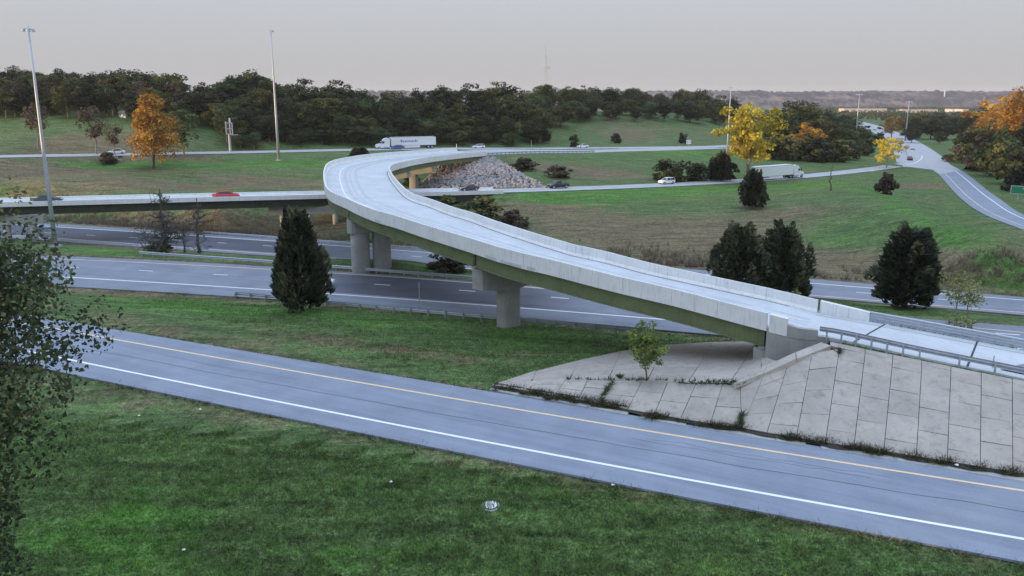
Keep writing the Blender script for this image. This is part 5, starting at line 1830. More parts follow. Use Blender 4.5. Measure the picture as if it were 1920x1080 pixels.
# ragged tufts leaning over the pavement edges
eg = []
for line, sg_ in ((ramp_bot, -1), (ramp_top, 1), (nm_bot, -1), (nm_top, 1)):
    q_ = resample(clip_u(resample(line, step=1.0), -60, 1980), step=.10)
    dn = fbm(q_[:, 0] * .7, q_[:, 1] * .7, 3)
    n2_ = normals2d(q_)
    pv = in_poly(q_[:, 0], q_[:, 1] + 1.2, paved_poly)
    for a_, m_, d_, k_ in zip(q_, n2_, dn, pv):
        if k_ and sg_ > 0: continue
        if r.random() < (d_ - .28) * 1.7:
            o_ = abs(r.normal()) * .22 - .03
            eg.append((a_[0] + m_[0] * sg_ * o_, a_[1] + m_[1] * sg_ * o_, a_[2] - .09))
eg = np.array(eg); pick = r.random(len(eg)) < .62
tag(tuft_mesh('edge_grass', eg[pick], .08, .26, M['l_near'], 12, 8, .14, .024), 'ragged green grass fringe along the pavement edges', 'grass', kind='stuff')
tag(tuft_mesh('edge_straw', eg[~pick], .06, .24, M['l_weed'], 13, 7, .14, .02), 'dry straw fringe along the pavement edges', 'grass', kind='stuff')


# ---- grass blades on the near verges
def scatter_grass(name, n, xlo, xhi, ylo, yhi, hmin, hmax, wd, seed, label, power=1.0):
    r = np.random.default_rng(seed)
    y = ylo + (yhi - ylo) * r.random(n) ** power
    x = np.clip(r.normal(0, .62, n), -1.6, 1.6) * (y * .95 + 4)
    ok = (x > xlo) & (x < xhi)
    for nm in ('ramp', 'near', 'approach'):
        A_, B_ = roads_dense[nm]
        C_ = 0.5 * (A_ + B_); hw = 0.5 * np.linalg.norm((A_ - B_)[:, :2], axis=1)
        for i in range(0, n, 20000):
            s = slice(i, i + 20000)
            d2 = (x[s, None] - C_[None, :, 0]) ** 2 + (y[s, None] - C_[None, :, 1]) ** 2
            j = d2.argmin(1); ab_ = (B_ - A_)[j]; tt = ((x[s] - A_[j, 0]) * ab_[:, 0] + (y[s] - A_[j, 1]) * ab_[:, 1]) / (ab_[:, :2] ** 2).sum(1)
            near_ = np.sqrt(d2[np.arange(len(j)), j]) < hw[j] * 1.6 + 2
            ok[s] &= ~(near_ & (tt > -.008) & (tt < 1.008))
    ok &= ~in_poly(x, y, paved_poly)
    x, y = x[ok], y[ok]
    z = terrain_z(x, y) + .0
    m_ = len(x)
    cl = fbm(x * 1.7, y * 1.7, 3)
    hh = r.uniform(hmin, hmax, m_) * (.35 + 1.0 * cl + 1.6 * np.clip(fbm(x * .9 + 40, y * .9, 4) - .55, 0, 1) * 2)
    a = r.uniform(0, 6.283, m_)
    sx, sy = np.cos(a) * wd, np.sin(a) * wd
    lx, ly = r.normal(size=m_) * hh * .55, r.normal(size=m_) * hh * .55
    b = np.c_[x, y, z - .02]
    V = np.stack([b + np.c_[sx, sy, np.zeros(m_)], b - np.c_[sx, sy, np.zeros(m_)], np.c_[x + lx, y + ly, z + hh]], 1).reshape(-1, 3)
    d, l = turf_fields(x, y)
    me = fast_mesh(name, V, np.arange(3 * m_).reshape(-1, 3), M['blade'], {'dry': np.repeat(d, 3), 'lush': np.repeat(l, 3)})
    o = link(name, me); tag(o, label, 'grass', kind='stuff')


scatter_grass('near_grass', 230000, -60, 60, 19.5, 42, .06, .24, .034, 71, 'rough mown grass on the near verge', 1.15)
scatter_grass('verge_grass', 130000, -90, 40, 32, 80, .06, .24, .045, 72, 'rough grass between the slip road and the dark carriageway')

# ================================================================== VEHICLES
def car_paint(name, col):
    m, nt, b, _ = new_mat(name)
    nt.links.new(ramp(nt, noise(nt, 2.0, 3, .5, pos(nt)), [(.3, tuple(c * .94 for c in col)), (.7, col)]), b.inputs['Base Color'])
    b.inputs['Roughness'].default_value = .28
    b.inputs['Coat Weight'].default_value = .5
    return m


def lofted(mb, secs, mat=0):
    """secs: list of rings with equal counts"""
    n = len(secs[0]); V = [q for s_ in secs for q in s_]; F = []
    for i in range(len(secs) - 1):
        for j in range(n): F.append((i * n + j, i * n + (j + 1) % n, (i + 1) * n + (j + 1) % n, (i + 1) * n + j))
    F += [tuple(range(n - 1, -1, -1)), tuple((len(secs) - 1) * n + j for j in range(n))]
    mb.add(V, F, mat)


def wheel(parent, x, y, r_, w, dual=False):
    mb = MB(); mb.tube([(x, y - w / 2, r_), (x, y + w / 2, r_)], r_, 14); t = mb.build('wheel', M['black'], parent)
    sg = 1 if y > 0 else -1
    mb = MB(); mb.tube([(x, y + sg * (w / 2 - .03), r_), (x, y + sg * (w / 2 + .012), r_)], r_ * .6, 12); mb.build('rim', M['alum'], t)
    return t


def make_car(label, loc, rz, paint_mat, kind='sedan', L=4.7, name='car'):
    """x is forward; origin on the road under the middle"""
    o = thing(name, label, 'pickup' if kind == 'pickup' else 'car', loc, rz)
    W = .9
    hb = {'sedan': .95, 'suv': 1.08, 'pickup': 1.12, 'hatch': .96}[kind]; ht = {'sedan': 1.45, 'suv': 1.72, 'pickup': 1.82, 'hatch': 1.5}[kind]
    h = L / 2
    if kind == 'sedan': low = [(-h, .62, .82), (-h + .25, .34, hb - .02), (-h + .9, .25, hb), (0, .22, hb), (h - 1.3, .22, hb - .06), (h - .35, .25, .78), (h, .40, .62)]; cab = [(-h + .75, hb, .62), (-h + 1.45, ht - .04, .5), (-.1, ht, .5), (h - 2.05, ht - .06, .52), (h - 1.2, hb - .06, .66)]
    elif kind == 'hatch': low = [(-h, .5, .9), (-h + .2, .3, hb), (-h + .9, .25, hb), (0, .22, hb), (h - 1.2, .22, hb - .04), (h - .3, .25, .78), (h, .40, .6)]; cab = [(-h + .12, hb, .66), (-h + .6, ht - .04, .54), (-.2, ht, .54), (h - 1.9, ht - .1, .54), (h - 1.05, hb - .04, .68)]
    elif kind == 'suv': low = [(-h, .5, 1.0), (-h + .12, .34, hb), (-h + .9, .3, hb), (0, .28, hb), (h - 1.3, .28, hb), (h - .3, .32, .98), (h, .45, .8)]; cab = [(-h + .06, hb, .72), (-h + .45, ht - .04, .62), (0, ht, .62), (h - 2.0, ht - .05, .6), (h - 1.3, hb, .74)]
    else: low = [(-h, .5, 1.02), (-h + .06, .42, hb), (-h + 1.0, .34, hb), (0, .3, hb), (h - 1.4, .3, hb + .02), (h - .25, .36, 1.05), (h, .5, .9)]; cab = [(-.55, hb, .74), (-.4, ht - .04, .64), (.5, ht, .64), (h - 1.75, ht - .1, .64), (h - 1.15, hb + .02, .76)]
    mb = MB()
    secs = []
    for i, (x, zb, zt) in enumerate(low):
        w = W * (.80 if i in (0, len(low) - 1) else 1.0)
        secs.append([(x, -w * .93, zb), (x, -w, zb + .14), (x, -w, (zb + zt) / 2 + .06), (x, -w * .9, zt), (x, w * .9, zt), (x, w, (zb + zt) / 2 + .06), (x, w, zb + .14), (x, w * .93, zb)])
    lofted(mb, secs)
    body = mb.build('body', paint_mat, o)
    # cabin: glass volume and painted roof with pillars
    mb = MB(); secs = []
    for x, z, w in cab: secs.append([(x, -w * 1.22 if z < hb + .1 else -w * 1.12, z), (x, w * 1.22 if z < hb + .1 else w * 1.12, z)])
    V = []; F = []
    for x, z, w in cab:
        f_ = 1.24 if z < hb + .1 else 1.12
        V += [(x, -w * f_, z), (x, w * f_, z)]
    n = len(cab)
    sideL = [2 * i for i in range(n)]; sideR = [2 * i + 1 for i in range(n)]
    F = [tuple(sideL), tuple(sideR[::-1])] + [(2 * i, 2 * i + 1, 2 * i + 3, 2 * i + 2) for i in range(n - 1)] + [(0, 2 * n - 2, 2 * n - 1, 1)]
    mb.add(V, F); mb.build('windows', M['glass'], o)
    mb = MB()
    (x1, z1, w1), (x2, z2, w2), (x3, z3, w3) = cab[1], cab[2], cab[3]
    pts = [(x1, z1, w1), (x2, z2, w2), (x3, z3, w3)]
    V = []
    for x, z, w in pts: V += [(x, -w * 1.13, z - .05), (x, -w * 1.0, z + .035), (x, w * 1.0, z + .035), (x, w * 1.13, z - .05)]
    F = []
    for i in range(2):
        for j in range(4): F.append((4 * i + j, 4 * i + (j + 1) % 4, 4 * i + 4 + (j + 1) % 4, 4 * i + 4 + j))
    F += [(3, 2, 1, 0), (8, 9, 10, 11)]
    mb.add(V, F); roof = mb.build('roof', paint_mat, o)
    for i0, i1 in ((0, 1), (4, 3)):
        for sg in (-1, 1):
            a, b = cab[i0], cab[i1]
            mb = MB(); mb.tube([(a[0], sg * a[2] * 1.22, a[1]), (b[0], sg * b[2] * 1.13, b[1])], .045, 6); mb.build('pillar', paint_mat, roof)
    xm = (cab[1][0] + cab[3][0]) / 2
    for sg in (-1, 1):
        mb = MB(); mb.tube([(xm, sg * cab[2][2] * 1.235, hb - .02), (xm, sg * cab[2][2] * 1.135, ht - .03)], .05, 6); mb.build('pillar', paint_mat, roof)
    r_ = .33 if kind in ('sedan', 'hatch') else .38
    for x in (-h + .9, h - .92):
        for sg in (-1, 1): wheel(o, x, sg * (W - .1), r_, .22)
    for sg in (-1, 1):
        mb = MB(); mb.box((h - .1, sg * .62, .70 if kind in ('sedan', 'hatch') else .86), (.16, .3, .13)); mb.build('headlight', M['sign_white'], o)
        mb = MB(); mb.box((-h + .08, sg * .66, .82 if kind in ('sedan', 'hatch') else .95), (.12, .26, .14)); mb.build('tail_light', MAT_RED, o)
        mb = MB(); mb.box((h - 1.75 if kind != 'pickup' else h - 1.9, sg * (W + .08), hb + .06), (.12, .2, .12)); mb.build('mirror', paint_mat, o)
    if kind == 'pickup':
        mb = MB(); mb.box((-h + 1.0, 0, hb + .004), (1.5, 1.45, .02)); mb.build('bed', M['black'], o)
    return o


MAT_RED = simple('red_lens', (.35, .02, .02), .3)
C_WHITE = M['white_paint']; C_RED = car_paint('red_car_paint', (.62, .015, .035)); C_DARK = car_paint('dark_blue_car_paint', (.03, .04, .07))
C_BLUE = car_paint('blue_car_paint', (.03, .10, .34)); C_SILVER = car_paint('silver_car_paint', (.36, .37, .38)); C_BLACK = car_paint('black_car_paint', (.015, .015, .018)); C_MAROON = car_paint('maroon_car_paint', (.20, .035, .03))


def on_line(line, u):
    us = np.array([960 + FPX * q[0] / depth(q) for q in line])
    k = int(np.clip(np.abs(us - u).argmin(), 1, len(line) - 2))
    d = line[k + 1] - line[k - 1]
    return line[k], math.atan2(d[1], d[0])


k5c_near = offset(resample(k5_near, step=1.0), 1.7); k5c_far = offset(resample(k5_near, step=1.0), 4.7)
bkn = offset(resample(back_c, step=1.0), -2.0); bkf = offset(resample(back_c, step=1.0), 2.2)
q, a = on_line(k5c_near, 424); make_car('red saloon car on the left road bridge', q, a, C_RED, 'sedan', 5.1)
q, a = on_line(k5c_near, 95); make_car('dark blue car on the left bridge behind the tall mast', q, a, C_DARK, 'sedan', 4.8)
q, a = on_line(k5c_far, 878); make_car('black car half hidden by the pale bridge end below the rocks', q, a + math.pi, C_BLACK, 'sedan', 4.8)
q, a = on_line(k5c_far, 1048); make_car('dark pickup with pale bonnet at the foot of the rocks', q, a + math.pi, C_BLACK, 'pickup', 5.4, 'pickup')
q, a = on_line(k5c_far, 1250); make_car('white car on the road before the dark bushes', q, a + math.pi, C_WHITE, 'suv', 4.7)
q, a = on_line(bkf, 221); make_car('white saloon on the back road left of the orange tree', q, a + math.pi, C_WHITE, 'sedan', 5.0)
q, a = on_line(bkf, 899); make_car('white hatchback on the back road right of the lorry', q, a + math.pi, C_WHITE, 'hatch', 4.6)
q, a = on_line(bkf, 1092); make_car('small white car on the back road beyond the guardrail', q, a + math.pi, C_WHITE, 'sedan', 4.6)
q, a = on_line(bkn, 746); make_car('blue car beside the white lorry on the back road', q, a + math.pi, C_BLUE, 'hatch', 4.7)
_fl = lerp(fm_top, fm_bot, .42); q, a = on_line(_fl, 312); make_car('silver car on the lower carriageway behind the dead trees', q, a + math.pi, C_SILVER, 'sedan', 4.7)
_nl = lerp(nm_top, nm_bot, .55); q, a = on_line(_nl, 578); make_car('white car on the near carriageway mostly hidden by the cedar', q, a, C_WHITE, 'sedan', 4.5)
for u, v, z, rz, pm, kd, lb_ in [(1711, 284.5, -4.9, 1.0, C_WHITE, 'suv', 'white car at the junction on the distant road'), (1706, 300, -4.46, 1.1, C_MAROON, 'sedan', 'dark red car waiting at the junction'),
                                 (1640, 246, -8.2, .7, C_WHITE, 'suv', 'tiny white car on the distant road left lane'), (1652, 256, -6.8, .8, C_MAROON, 'suv', 'tiny dark red car on the distant road'),
                                 (1630, 239, -9.6, .7, C_SILVER, 'suv', 'tiny silver car farthest along the distant road'), (1690, 269, -5.7, .9, C_SILVER, 'sedan', 'tiny silver car on the distant road before the junction')]:
    q = P(u, v, z)
    if v < 290: q[2] = zg(q) + .16
    make_car(lb_, q, rz, pm, kd)


def make_lorry(label, loc, rz, lettered):
    o = thing('lorry', label, 'lorry', loc, rz)
    # trailer, x forward; kingpin near x=8
    mb = MB(); mb.box((0, 0, 2.62), (16.1, 2.55, 2.84)); tr = mb.build('trailer', M['white_paint'], o)
    for z in (1.16, 4.06):
        for sg in (-1, 1): mb = MB(); mb.box((0, sg * 1.285, z), (16.14, .04, .12)); mb.build('rail', M['alum'], tr)
    mb = MB(); mb.box((-8.06, 0, 2.62), (.03, 2.4, 2.7)); mb.build('rear_door', M['wall_white'], tr)
    mb = MB(); mb.box((-5.6, 0, .98), (4.6, 1.1, .3)); mb.build('bogie', M['black'], tr)
    for sg in (-1, 1):
        mb = MB(); mb.box((.6, sg * 1.22, .78), (5.6, .05, .78)); mb.build('side_skirt', M['white_paint'], tr)
        mb = MB(); mb.box((5.0, sg * .8, .75), (.14, .14, .9)); mb.build('landing_leg', M['alum'], tr)
    for x in (-6.6, -5.3):
        for sg in (-1, 1): wheel(o, x, sg * .98, .5, .5)
    if lettered:
        lm = simple('purple_lettering', (.20, .19, .44), .5); lm2 = simple('grey_blue_lettering', (.26, .34, .46), .5)
        for side in (-1, 1):
            x = 4.9; k = 0
            rr_ = np.random.default_rng(4)
            while x > -1.0:
                w = rr_.uniform(.34, .5) if k else .95
                mb = MB()
                hh = .9 if k in (0, 9) else .66
                mb.box((x - w / 2, side * 1.279, 2.75 + (hh - .9) / 2), (w * .8, .012, hh)); mb.box((x - w / 2, side * 1.284, 2.72), (w * .28, .008, hh * .42))
                ob = mb.build('letter', lm2 if k == 0 else lm, tr)
                x -= w + .1; k += 1
    # tractor
    prof = [(8.55, 1.0), (8.55, 3.75), (9.2, 3.95), (10.3, 3.72), (11.0, 3.1), (11.35, 2.75), (11.75, 2.02), (13.0, 1.78), (13.35, 1.55), (13.42, .75), (12.6, .55), (8.9, .62)]
    n = len(prof); mb = MB()
    V = [(x, -1.18 if x < 11.4 else -1.02, z) for x, z in prof] + [(x, 1.18 if x < 11.4 else 1.02, z) for x, z in prof]
    F = [tuple(range(n)), tuple(range(2 * n - 1, n - 1, -1))] + [(i, i + n, (i + 1) % n + n, (i + 1) % n) for i in range(n)]
    mb.add(V, F); cab = mb.build('cab', M['white_paint'], o)
    mb = MB(); mb.add([(11.06, -1.0, 3.06), (11.06, 1.0, 3.06), (11.72, .98, 2.10), (11.72, -.98, 2.10)], [(0, 1, 2, 3)])
    for q in range(4): mb.v[q] = (mb.v[q][0] + .03, mb.v[q][1], mb.v[q][2] + .03)
    mb.build('windscreen', M['glass'], cab)
    for sg in (-1, 1):
        mb = MB(); mb.box((10.85, sg * 1.19, 2.45), (.75, .02, .62)); mb.build('side_window', M['glass'], cab)
        mb = MB(); mb.box((11.5, sg * 1.35, 2.5), (.14, .2, .7)); mb.build('mirror', M['black'], cab)
        mb = MB(); mb.box((13.3, sg * .78, 1.2), (.2, .34, .22)); mb.build('headlight', M['sign_white'], cab)
        mb = MB(); mb.tube([(9.4, sg * 1.12, .72), (10.7, sg * 1.12, .72)], .3, 12); mb.build('fuel_tank', M['alum'], cab)
    mb = MB(); mb.box((8.6, 0, .8), (3.4, 1.0, .3)); mb.build('chassis', M['black'], cab)
    for x in (7.2, 8.5):
        for sg in (-1, 1): wheel(o, x, sg * .95, .5, .5)
    for sg in (-1, 1): wheel(o, 12.3, sg * .98, .5, .3)
    return o


bkm = offset(resample(back_c, step=1.0), 1.9)
q, a = on_line(bkm, 775); make_lorry('white articulated lorry with purple lettering on the back road', q, a + math.pi, True)
q, a = on_line(k5c_near, 1443); make_lorry('plain white articulated lorry behind the yellow tree', q, a, False)


# ================================================================== MASTS, SIGNS, TOWER
def mast(u, v, h, top_px, label, r0=.34, ring=True, zabs=None, rs=.55):
    q = P(u, v, CAM_Z - h); q[2] = zg(q) if zabs is None else zabs
    H_ = top_px * mpp(q)
    o = thing('light_mast', label, 'light mast', q)
    mb = MB(); mb.tube([(0, 0, -.3), (0, 0, H_ * .33), (0, 0, H_ * .66), (0, 0, H_)], (r0, r0 * .78, r0 * .55, r0 * .34), 12); mb.build('pole', M['steel'], o, smooth=True)
    mb = MB(); mb.box((0, 0, .12), (1.3, 1.3, .3)); mb.build('base', M['curb'], o)
    if ring:
        mb = MB(); pts = [(math.cos(t) * rs, math.sin(t) * rs, H_ - .4) for t in np.linspace(0, 2 * math.pi, 17)]
        mb.tube(pts, .05, 6, cap=False); rg = mb.build('luminaire_ring', M['steel'], o)
        for k in range(6):
            t = k * math.pi / 3
            mb = MB(); mb.tube([(math.cos(t) * rs * 1.25, math.sin(t) * rs * 1.25, H_ - .75), (math.cos(t) * rs * 1.25, math.sin(t) * rs * 1.25, H_ - .45), (math.cos(t) * rs * 1.25, math.sin(t) * rs * 1.25, H_ - .3)], (rs * .4, rs * .3, rs * .13), 10); mb.build('luminaire', M['steel'], rg)
    return o


mast(104, 462, 22.5, 400, 'tall steel light mast at the left edge')
mast(523, 304, 19.6, 238, 'tall steel light mast in the meadow before the wood', r0=.42)
mast(1363, 292, 22.2, 128, 'steel light mast rising behind the yellow tree', r0=.36)
mast(1604, 262, 25.5, 84, 'light mast left of the distant road', r0=.42, rs=1.2)
mast(1697, 264, 26.2, 74, 'light mast right of the distant road', r0=.44, rs=1.2)
mast(1533, 248, 24, 42, 'short light mast above the dark clump left of the distant road', r0=.3)
# green destination sign by the ramp
def text_mesh(name, s, size, mat, parent, loc, rot):
    c = bpy.data.curves.new(name, 'FONT'); c.body = s; c.size = size; c.align_x = 'CENTER'; c.align_y = 'CENTER'; c.extrude = .004
    t = bpy.data.objects.new(name, c); COL.objects.link(t)
    dg = bpy.context.evaluated_depsgraph_get(); me = bpy.data.meshes.new_from_object(t.evaluated_get(dg))
    bpy.data.objects.remove(t); me.materials.clear(); me.materials.append(mat)
    o = link(name, me, parent, loc); o.rotation_euler = rot; return o


q = P(1938, 376, -4.3); q[2] = zg(q)
sg_ = thing('road_sign', 'green destination sign with white lettering at the right edge', 'road sign', q, math.atan2(q[1], q[0]) - math.pi / 2 + .1)
sc_ = mpp(q)
w_, h_ = 74 * sc_, 15.5 * sc_; zc0 = 20.5 * sc_
mb = MB(); mb.box((0, 0, zc0), (w_, .06, h_)); pn = mb.build('panel', M['sign_white'], sg_)
mb = MB(); mb.box((0, -.035, zc0), (w_ - .16, .02, h_ - .16)); mb.build('face', M['sign_green'], pn)
text_mesh('lettering', 'Horizons Pkwy', h_ * .40, M['sign_white'], pn, (0, -.052, zc0 + h_ * .2), (math.pi / 2, 0, 0))
text_mesh('lettering', '1 MILE', h_ * .30, M['sign_white'], pn, (0, -.052, zc0 - h_ * .24), (math.pi / 2, 0, 0))
for x in (-w_ * .33, w_ * .33):
    mb = MB(); mb.box((x, .08, zc0 / 2), (.14, .1, zc0 + h_)); mb.build('post', M['alum'], sg_)
# route marker
q = P(1291, 272, -.2); q[2] = zg(q)
rs = thing('route_sign', 'small white route marker beside the back road', 'road sign', q, .1)
s_ = mpp(q)
mb = MB(); mb.box((0, 0, 9.5 * s_), (9 * s_, .05, 7.5 * s_)); pn = mb.build('panel', M['sign_white'], rs)
text_mesh('lettering', 'K 5', 5 * s_, M['black'], pn, (0, -.04, 9.5 * s_), (math.pi / 2, 0, 0))
mb = MB(); mb.box((0, .06, 5 * s_), (.1, .08, 11 * s_)); mb.build('post', M['alum'], rs)
# the disused pole sign
q = P(432, 284, 2.6); q[2] = zg(q)
bb = thing('pole_sign', 'weathered sign frame on a single steel column at the wood edge', 'sign', q, .35)
s_ = mpp(q)
mb = MB(); mb.tube([(0, 0, -.3), (0, 0, 34 * s_)], .36, 12); mb.build('column', M['alum'], bb)
mb = MB(); mb.box((.2, 0, 46 * s_), (9 * s_, .8, 22 * s_)); mb.build('backing', M['brick_red'], bb)
for x in (-4.6, 2.2, 6.2):
    mb = MB(); mb.box((x * s_, -.5, (46 if x < 3 else 44) * s_), (1.5 * s_, .14, 24 * s_)); mb.build('frame_post', M['sign_white'], bb)
for z in (34.5, 44.5, 55):
    mb = MB(); mb.box((.6 * s_, -.62, z * s_), (11 * s_, .12, 1.5 * s_)); mb.build('cross_rail', M['wall_cream'], bb)
mb = MB(); mb.box((2.6 * s_, -.5, 60 * s_), (3 * s_, .1, 8 * s_)); mb.build('top_panel', M['sign_white'], bb)
mb = MB(); mb.box((9 * s_, -.4, 33 * s_), (14 * s_, .9, .9 * s_)); mb.build('catwalk', M['alum'], bb)
# lattice cell tower on the wooded ridge
y_ = 420.0; x_ = (1022 - 960) / FPX * (y_ * _cp + 2)
q = np.array([x_, y_, zg((x_, y_))])
ct = thing('cell_tower', 'slender lattice cell tower rising from the wooded ridge', 'tower', q)
zc_ = y_ * _cp
H_ = CAM_Z + (178 - 88) * zc_ * _cp / FPX - q[2]
for k in range(3):
    t = k * 2 * math.pi / 3
    mb = MB(); mb.tube([(math.cos(t) * 1.5, math.sin(t) * 1.5, 0), (math.cos(t) * .45, math.sin(t) * .45, H_ * .86)], .10, 6); mb.build('leg', M['alum'], ct)
n_b = 16
for k in range(n_b):
    z0, z1 = H_ * .86 * k / n_b, H_ * .86 * (k + 1) / n_b
    for j in range(3):
        t0, t1 = j * 2 * math.pi / 3, (j + 1) * 2 * math.pi / 3
        ra, rb_ = 1.5 - 1.05 * k / n_b, 1.5 - 1.05 * (k + 1) / n_b
        mb = MB(); mb.tube([(math.cos(t0) * ra, math.sin(t0) * ra, z0), (math.cos(t1) * rb_, math.sin(t1) * rb_, z1)], .045, 4); mb.build('brace', M['alum'], ct)
mb = MB(); mb.tube([(0, 0, H_ * .84), (0, 0, H_)], .06, 6); mb.build('antenna', M['dark_steel'], ct)
for zf, rad in ((.60, 2.2), (.35, 1.7)):
    z = H_ * zf
    zz = CAM_Z + (178 - (127 if zf == .60 else 178)) * zc_ * _cp / FPX - q[2]
    mb = MB(); mb.tube([(math.cos(t) * rad, math.sin(t) * rad, zz) for t in np.linspace(0, 2 * math.pi, 13)], .06, 5, cap=False); pl = mb.build('platform', M['alum'], ct)
    for k in range(6):
        t = k * math.pi / 3 + .3
        mb = MB(); mb.box((math.cos(t) * rad, math.sin(t) * rad, zz), (.35, .35, 2.0)); mb.build('panel_antenna', M['wall_white'], pl)
# small roadside posts
def small_post(name, label, u, v, z, hp, w=.07, mat='alum', head=None):
    q = P(u, v, z); q[2] = zg(q) if z < 1 else q[2]
    o = thing(name, label, 'post', q)
    H_ = hp * mpp(q)
    mb = MB(); mb.box((0, 0, H_ / 2 - .1), (w, w, H_ + .2)); mb.build('stake', M[mat], o)
    if head: mb = MB(); mb.box((0, -.05, H_ - head[1] / 2), (head[0], .03, head[1])); mb.build('plate', M['sign_white'], o)


small_post('delineator_post', 'thin twin steel sign post before the near guardrail', 787, 582, -1.9, 60, .09, 'dark_steel')
small_post('delineator_post', 'thin roadside post at the far end of the flyover', 996, 277, .6, 16, .12, 'alum')
small_post('marker_post', 'small white marker at the far end of the flyover parapet', 856, 277, 2.9, 7, .2, 'sign_white')
small_post('marker_post', 'thin marker standing by the approach guardrail', 1862, 684, 2.95, 18, .05, 'alum')
# manhole in the near grass
q = P(920, 946, 0.0); q[2] = zg(q)
mh = thing('manhole', 'round pale manhole cover set in the near grass', 'manhole', q)
mh.scale = (.74, .74, 1)
mb = MB(); mb.tube([(0, 0, -.3), (0, 0, .07)], .62, 24); mb.build('collar', M['curb'], mh)
mb = MB(); mb.tube([(0, 0, .06), (0, 0, .10)], .47, 24); mb.build('rim', M['joint'], mh)
mb = MB(); mb.tube([(0, 0, .07), (0, 0, .115)], .42, 24); cv = mb.build('cover', M['sign_white'], mh)
for x in (-.13, .12): mb = MB(); mb.box((x, .05 * x, .118), (.16, .05, .012), 0, .5); mb.build('pick_slot', M['joint'], cv)
# scraps of litter on the grass
r = np.random.default_rng(91)
for k, (u, v, lb_) in enumerate([(733, 903, 'white paper scrap on the near grass left of the manhole'), (375, 765, 'white litter at the edge of the slip road on the left'), (260, 775, 'pale litter in the grass by the left tree'), (955, 726, 'white litter at the tip of the paved slope'), (1553, 812, 'white scrap in the gutter weeds'), (1793, 876, 'pale scrap in the gutter at the right'), (1149, 906, 'white scrap at the near edge of the slip road'), (346, 1034, 'pale scrap in the lower left grass'), (1690, 846, 'white cup in the gutter below the slabs')]):
    q = P(u, v, 0.05); q[2] = zg(q) + .08
    if k in (3, 4, 5, 8): q[2] = .16
    mb = MB()
    n_ = 5; s_ = .11
    V = [(math.cos(t) * s_ * r.uniform(.6, 1.3), math.sin(t) * s_ * r.uniform(.5, 1), r.uniform(0, .07)) for t in np.linspace(0, 2 * math.pi, n_, endpoint=False)] + [(0, 0, .12)]
    mb.add(V, [(i, (i + 1) % n_, n_) for i in range(n_)] + [tuple(range(n_ - 1, -1, -1))])
    o = mb.build('litter', M['sign_white']); o.location = q; tag(o, lb_, 'litter', 'scraps of litter')

# ================================================================== FAR BUILDINGS
def building(label, u, v, wpx, hpx, y, mat, roof='roof', depth_=25, rz=0.0, bays=0, name='warehouse'):
    zc = y * _cp
    z = CAM_Z - (v - 178) * zc * _cp / FPX
    x = (u - 960) / FPX * zc
    s_ = zc / FPX
    o = thing(name, label, 'house' if name == 'house' else 'building', (x, y, z), rz)
    w, h = wpx * s_, hpx * s_
    mb = MB(); mb.box((0, 0, h / 2 - 6), (w, depth_, h + 12)); mb.build('wall', M[mat], o)
    mb = MB(); mb.box((0, 0, h + .3), (w + 1, depth_ + 1, .6)); mb.build('roof', M[roof], o)
    for k in range(bays):
        mb = MB(); mb.box((w * ((k + .5) / bays - .5), -depth_ / 2 - .1, h * .4), (w / bays * .45, .2, h * .42)); mb.build('loading_bay', M['roof'], o)
    return o


building('long pink lit warehouse left of the distant road', 1620, 209.5, 80, 6, 1500, 'wall_cream', bays=7)
building('low white warehouse nearest the left in the valley', 1575, 215.5, 36, 5, 1300, 'wall_white', 'wall_white', bays=4)
building('white warehouse between the orange trees in the valley', 1663, 215, 24, 7, 1300, 'wall_white', bays=3)
building('long low warehouse right of the distant road', 1722, 211, 66, 6, 1500, 'wall_cream', bays=8)
building('white shed right of the long low warehouse', 1790, 210.5, 16, 6, 1400, 'wall_white', bays=2)
building('small white gabled house above the dark trees in the valley', 1806, 209.5, 11, 5, 1350, 'wall_white', 'brick_red', name='house')
building('white store with a blue front beside the distant road', 1606, 241, 22, 8, 720, 'wall_white', bays=3, depth_=14)


def house(label, u, v, y, w, h, rz):
    for yy in np.arange(y - 60, y + 90, 2.0):          # where the sight line meets the hillside
        zc = yy * _cp; x = (u - 960) / FPX * zc
        if zg((x, yy)) >= CAM_Z - (v - 178) * zc * _cp / FPX: y = yy; break
    zc = y * _cp; x = (u - 960) / FPX * zc; z = zg((x, y))
    o = thing('house', label, 'house', (x, y, z), rz)
    mb = MB(); mb.box((0, 0, h / 2 - .3), (w, w * .6, h + .6)); wl = mb.build('wall', M['wall_white'], o)
    mb = MB(); a, b, t = w / 2 + .4, w * .3 + .4, h + w * .2
    mb.add([(-a, -b, h), (a, -b, h), (a, b, h), (-a, b, h), (-a, 0, t), (a, 0, t)], [(0, 1, 5, 4), (2, 3, 4, 5), (0, 4, 3), (1, 2, 5), (0, 3, 2, 1)]); mb.build('roof', M['alum'], o)
    for x_ in (-.25, .25):
        mb = MB(); mb.box((x_ * w, -w * .3 - .02, h * .55), (w * .12, .06, h * .36)); mb.build('window', M['glass'], wl)


house('white house showing pale through the dark wood on the ridge', 1122, 208, 350, 6.0, 1.3, .2)
house('pale house half hidden behind the orange tree', 230, 220, 243, 3.4, 1.6, -.4)
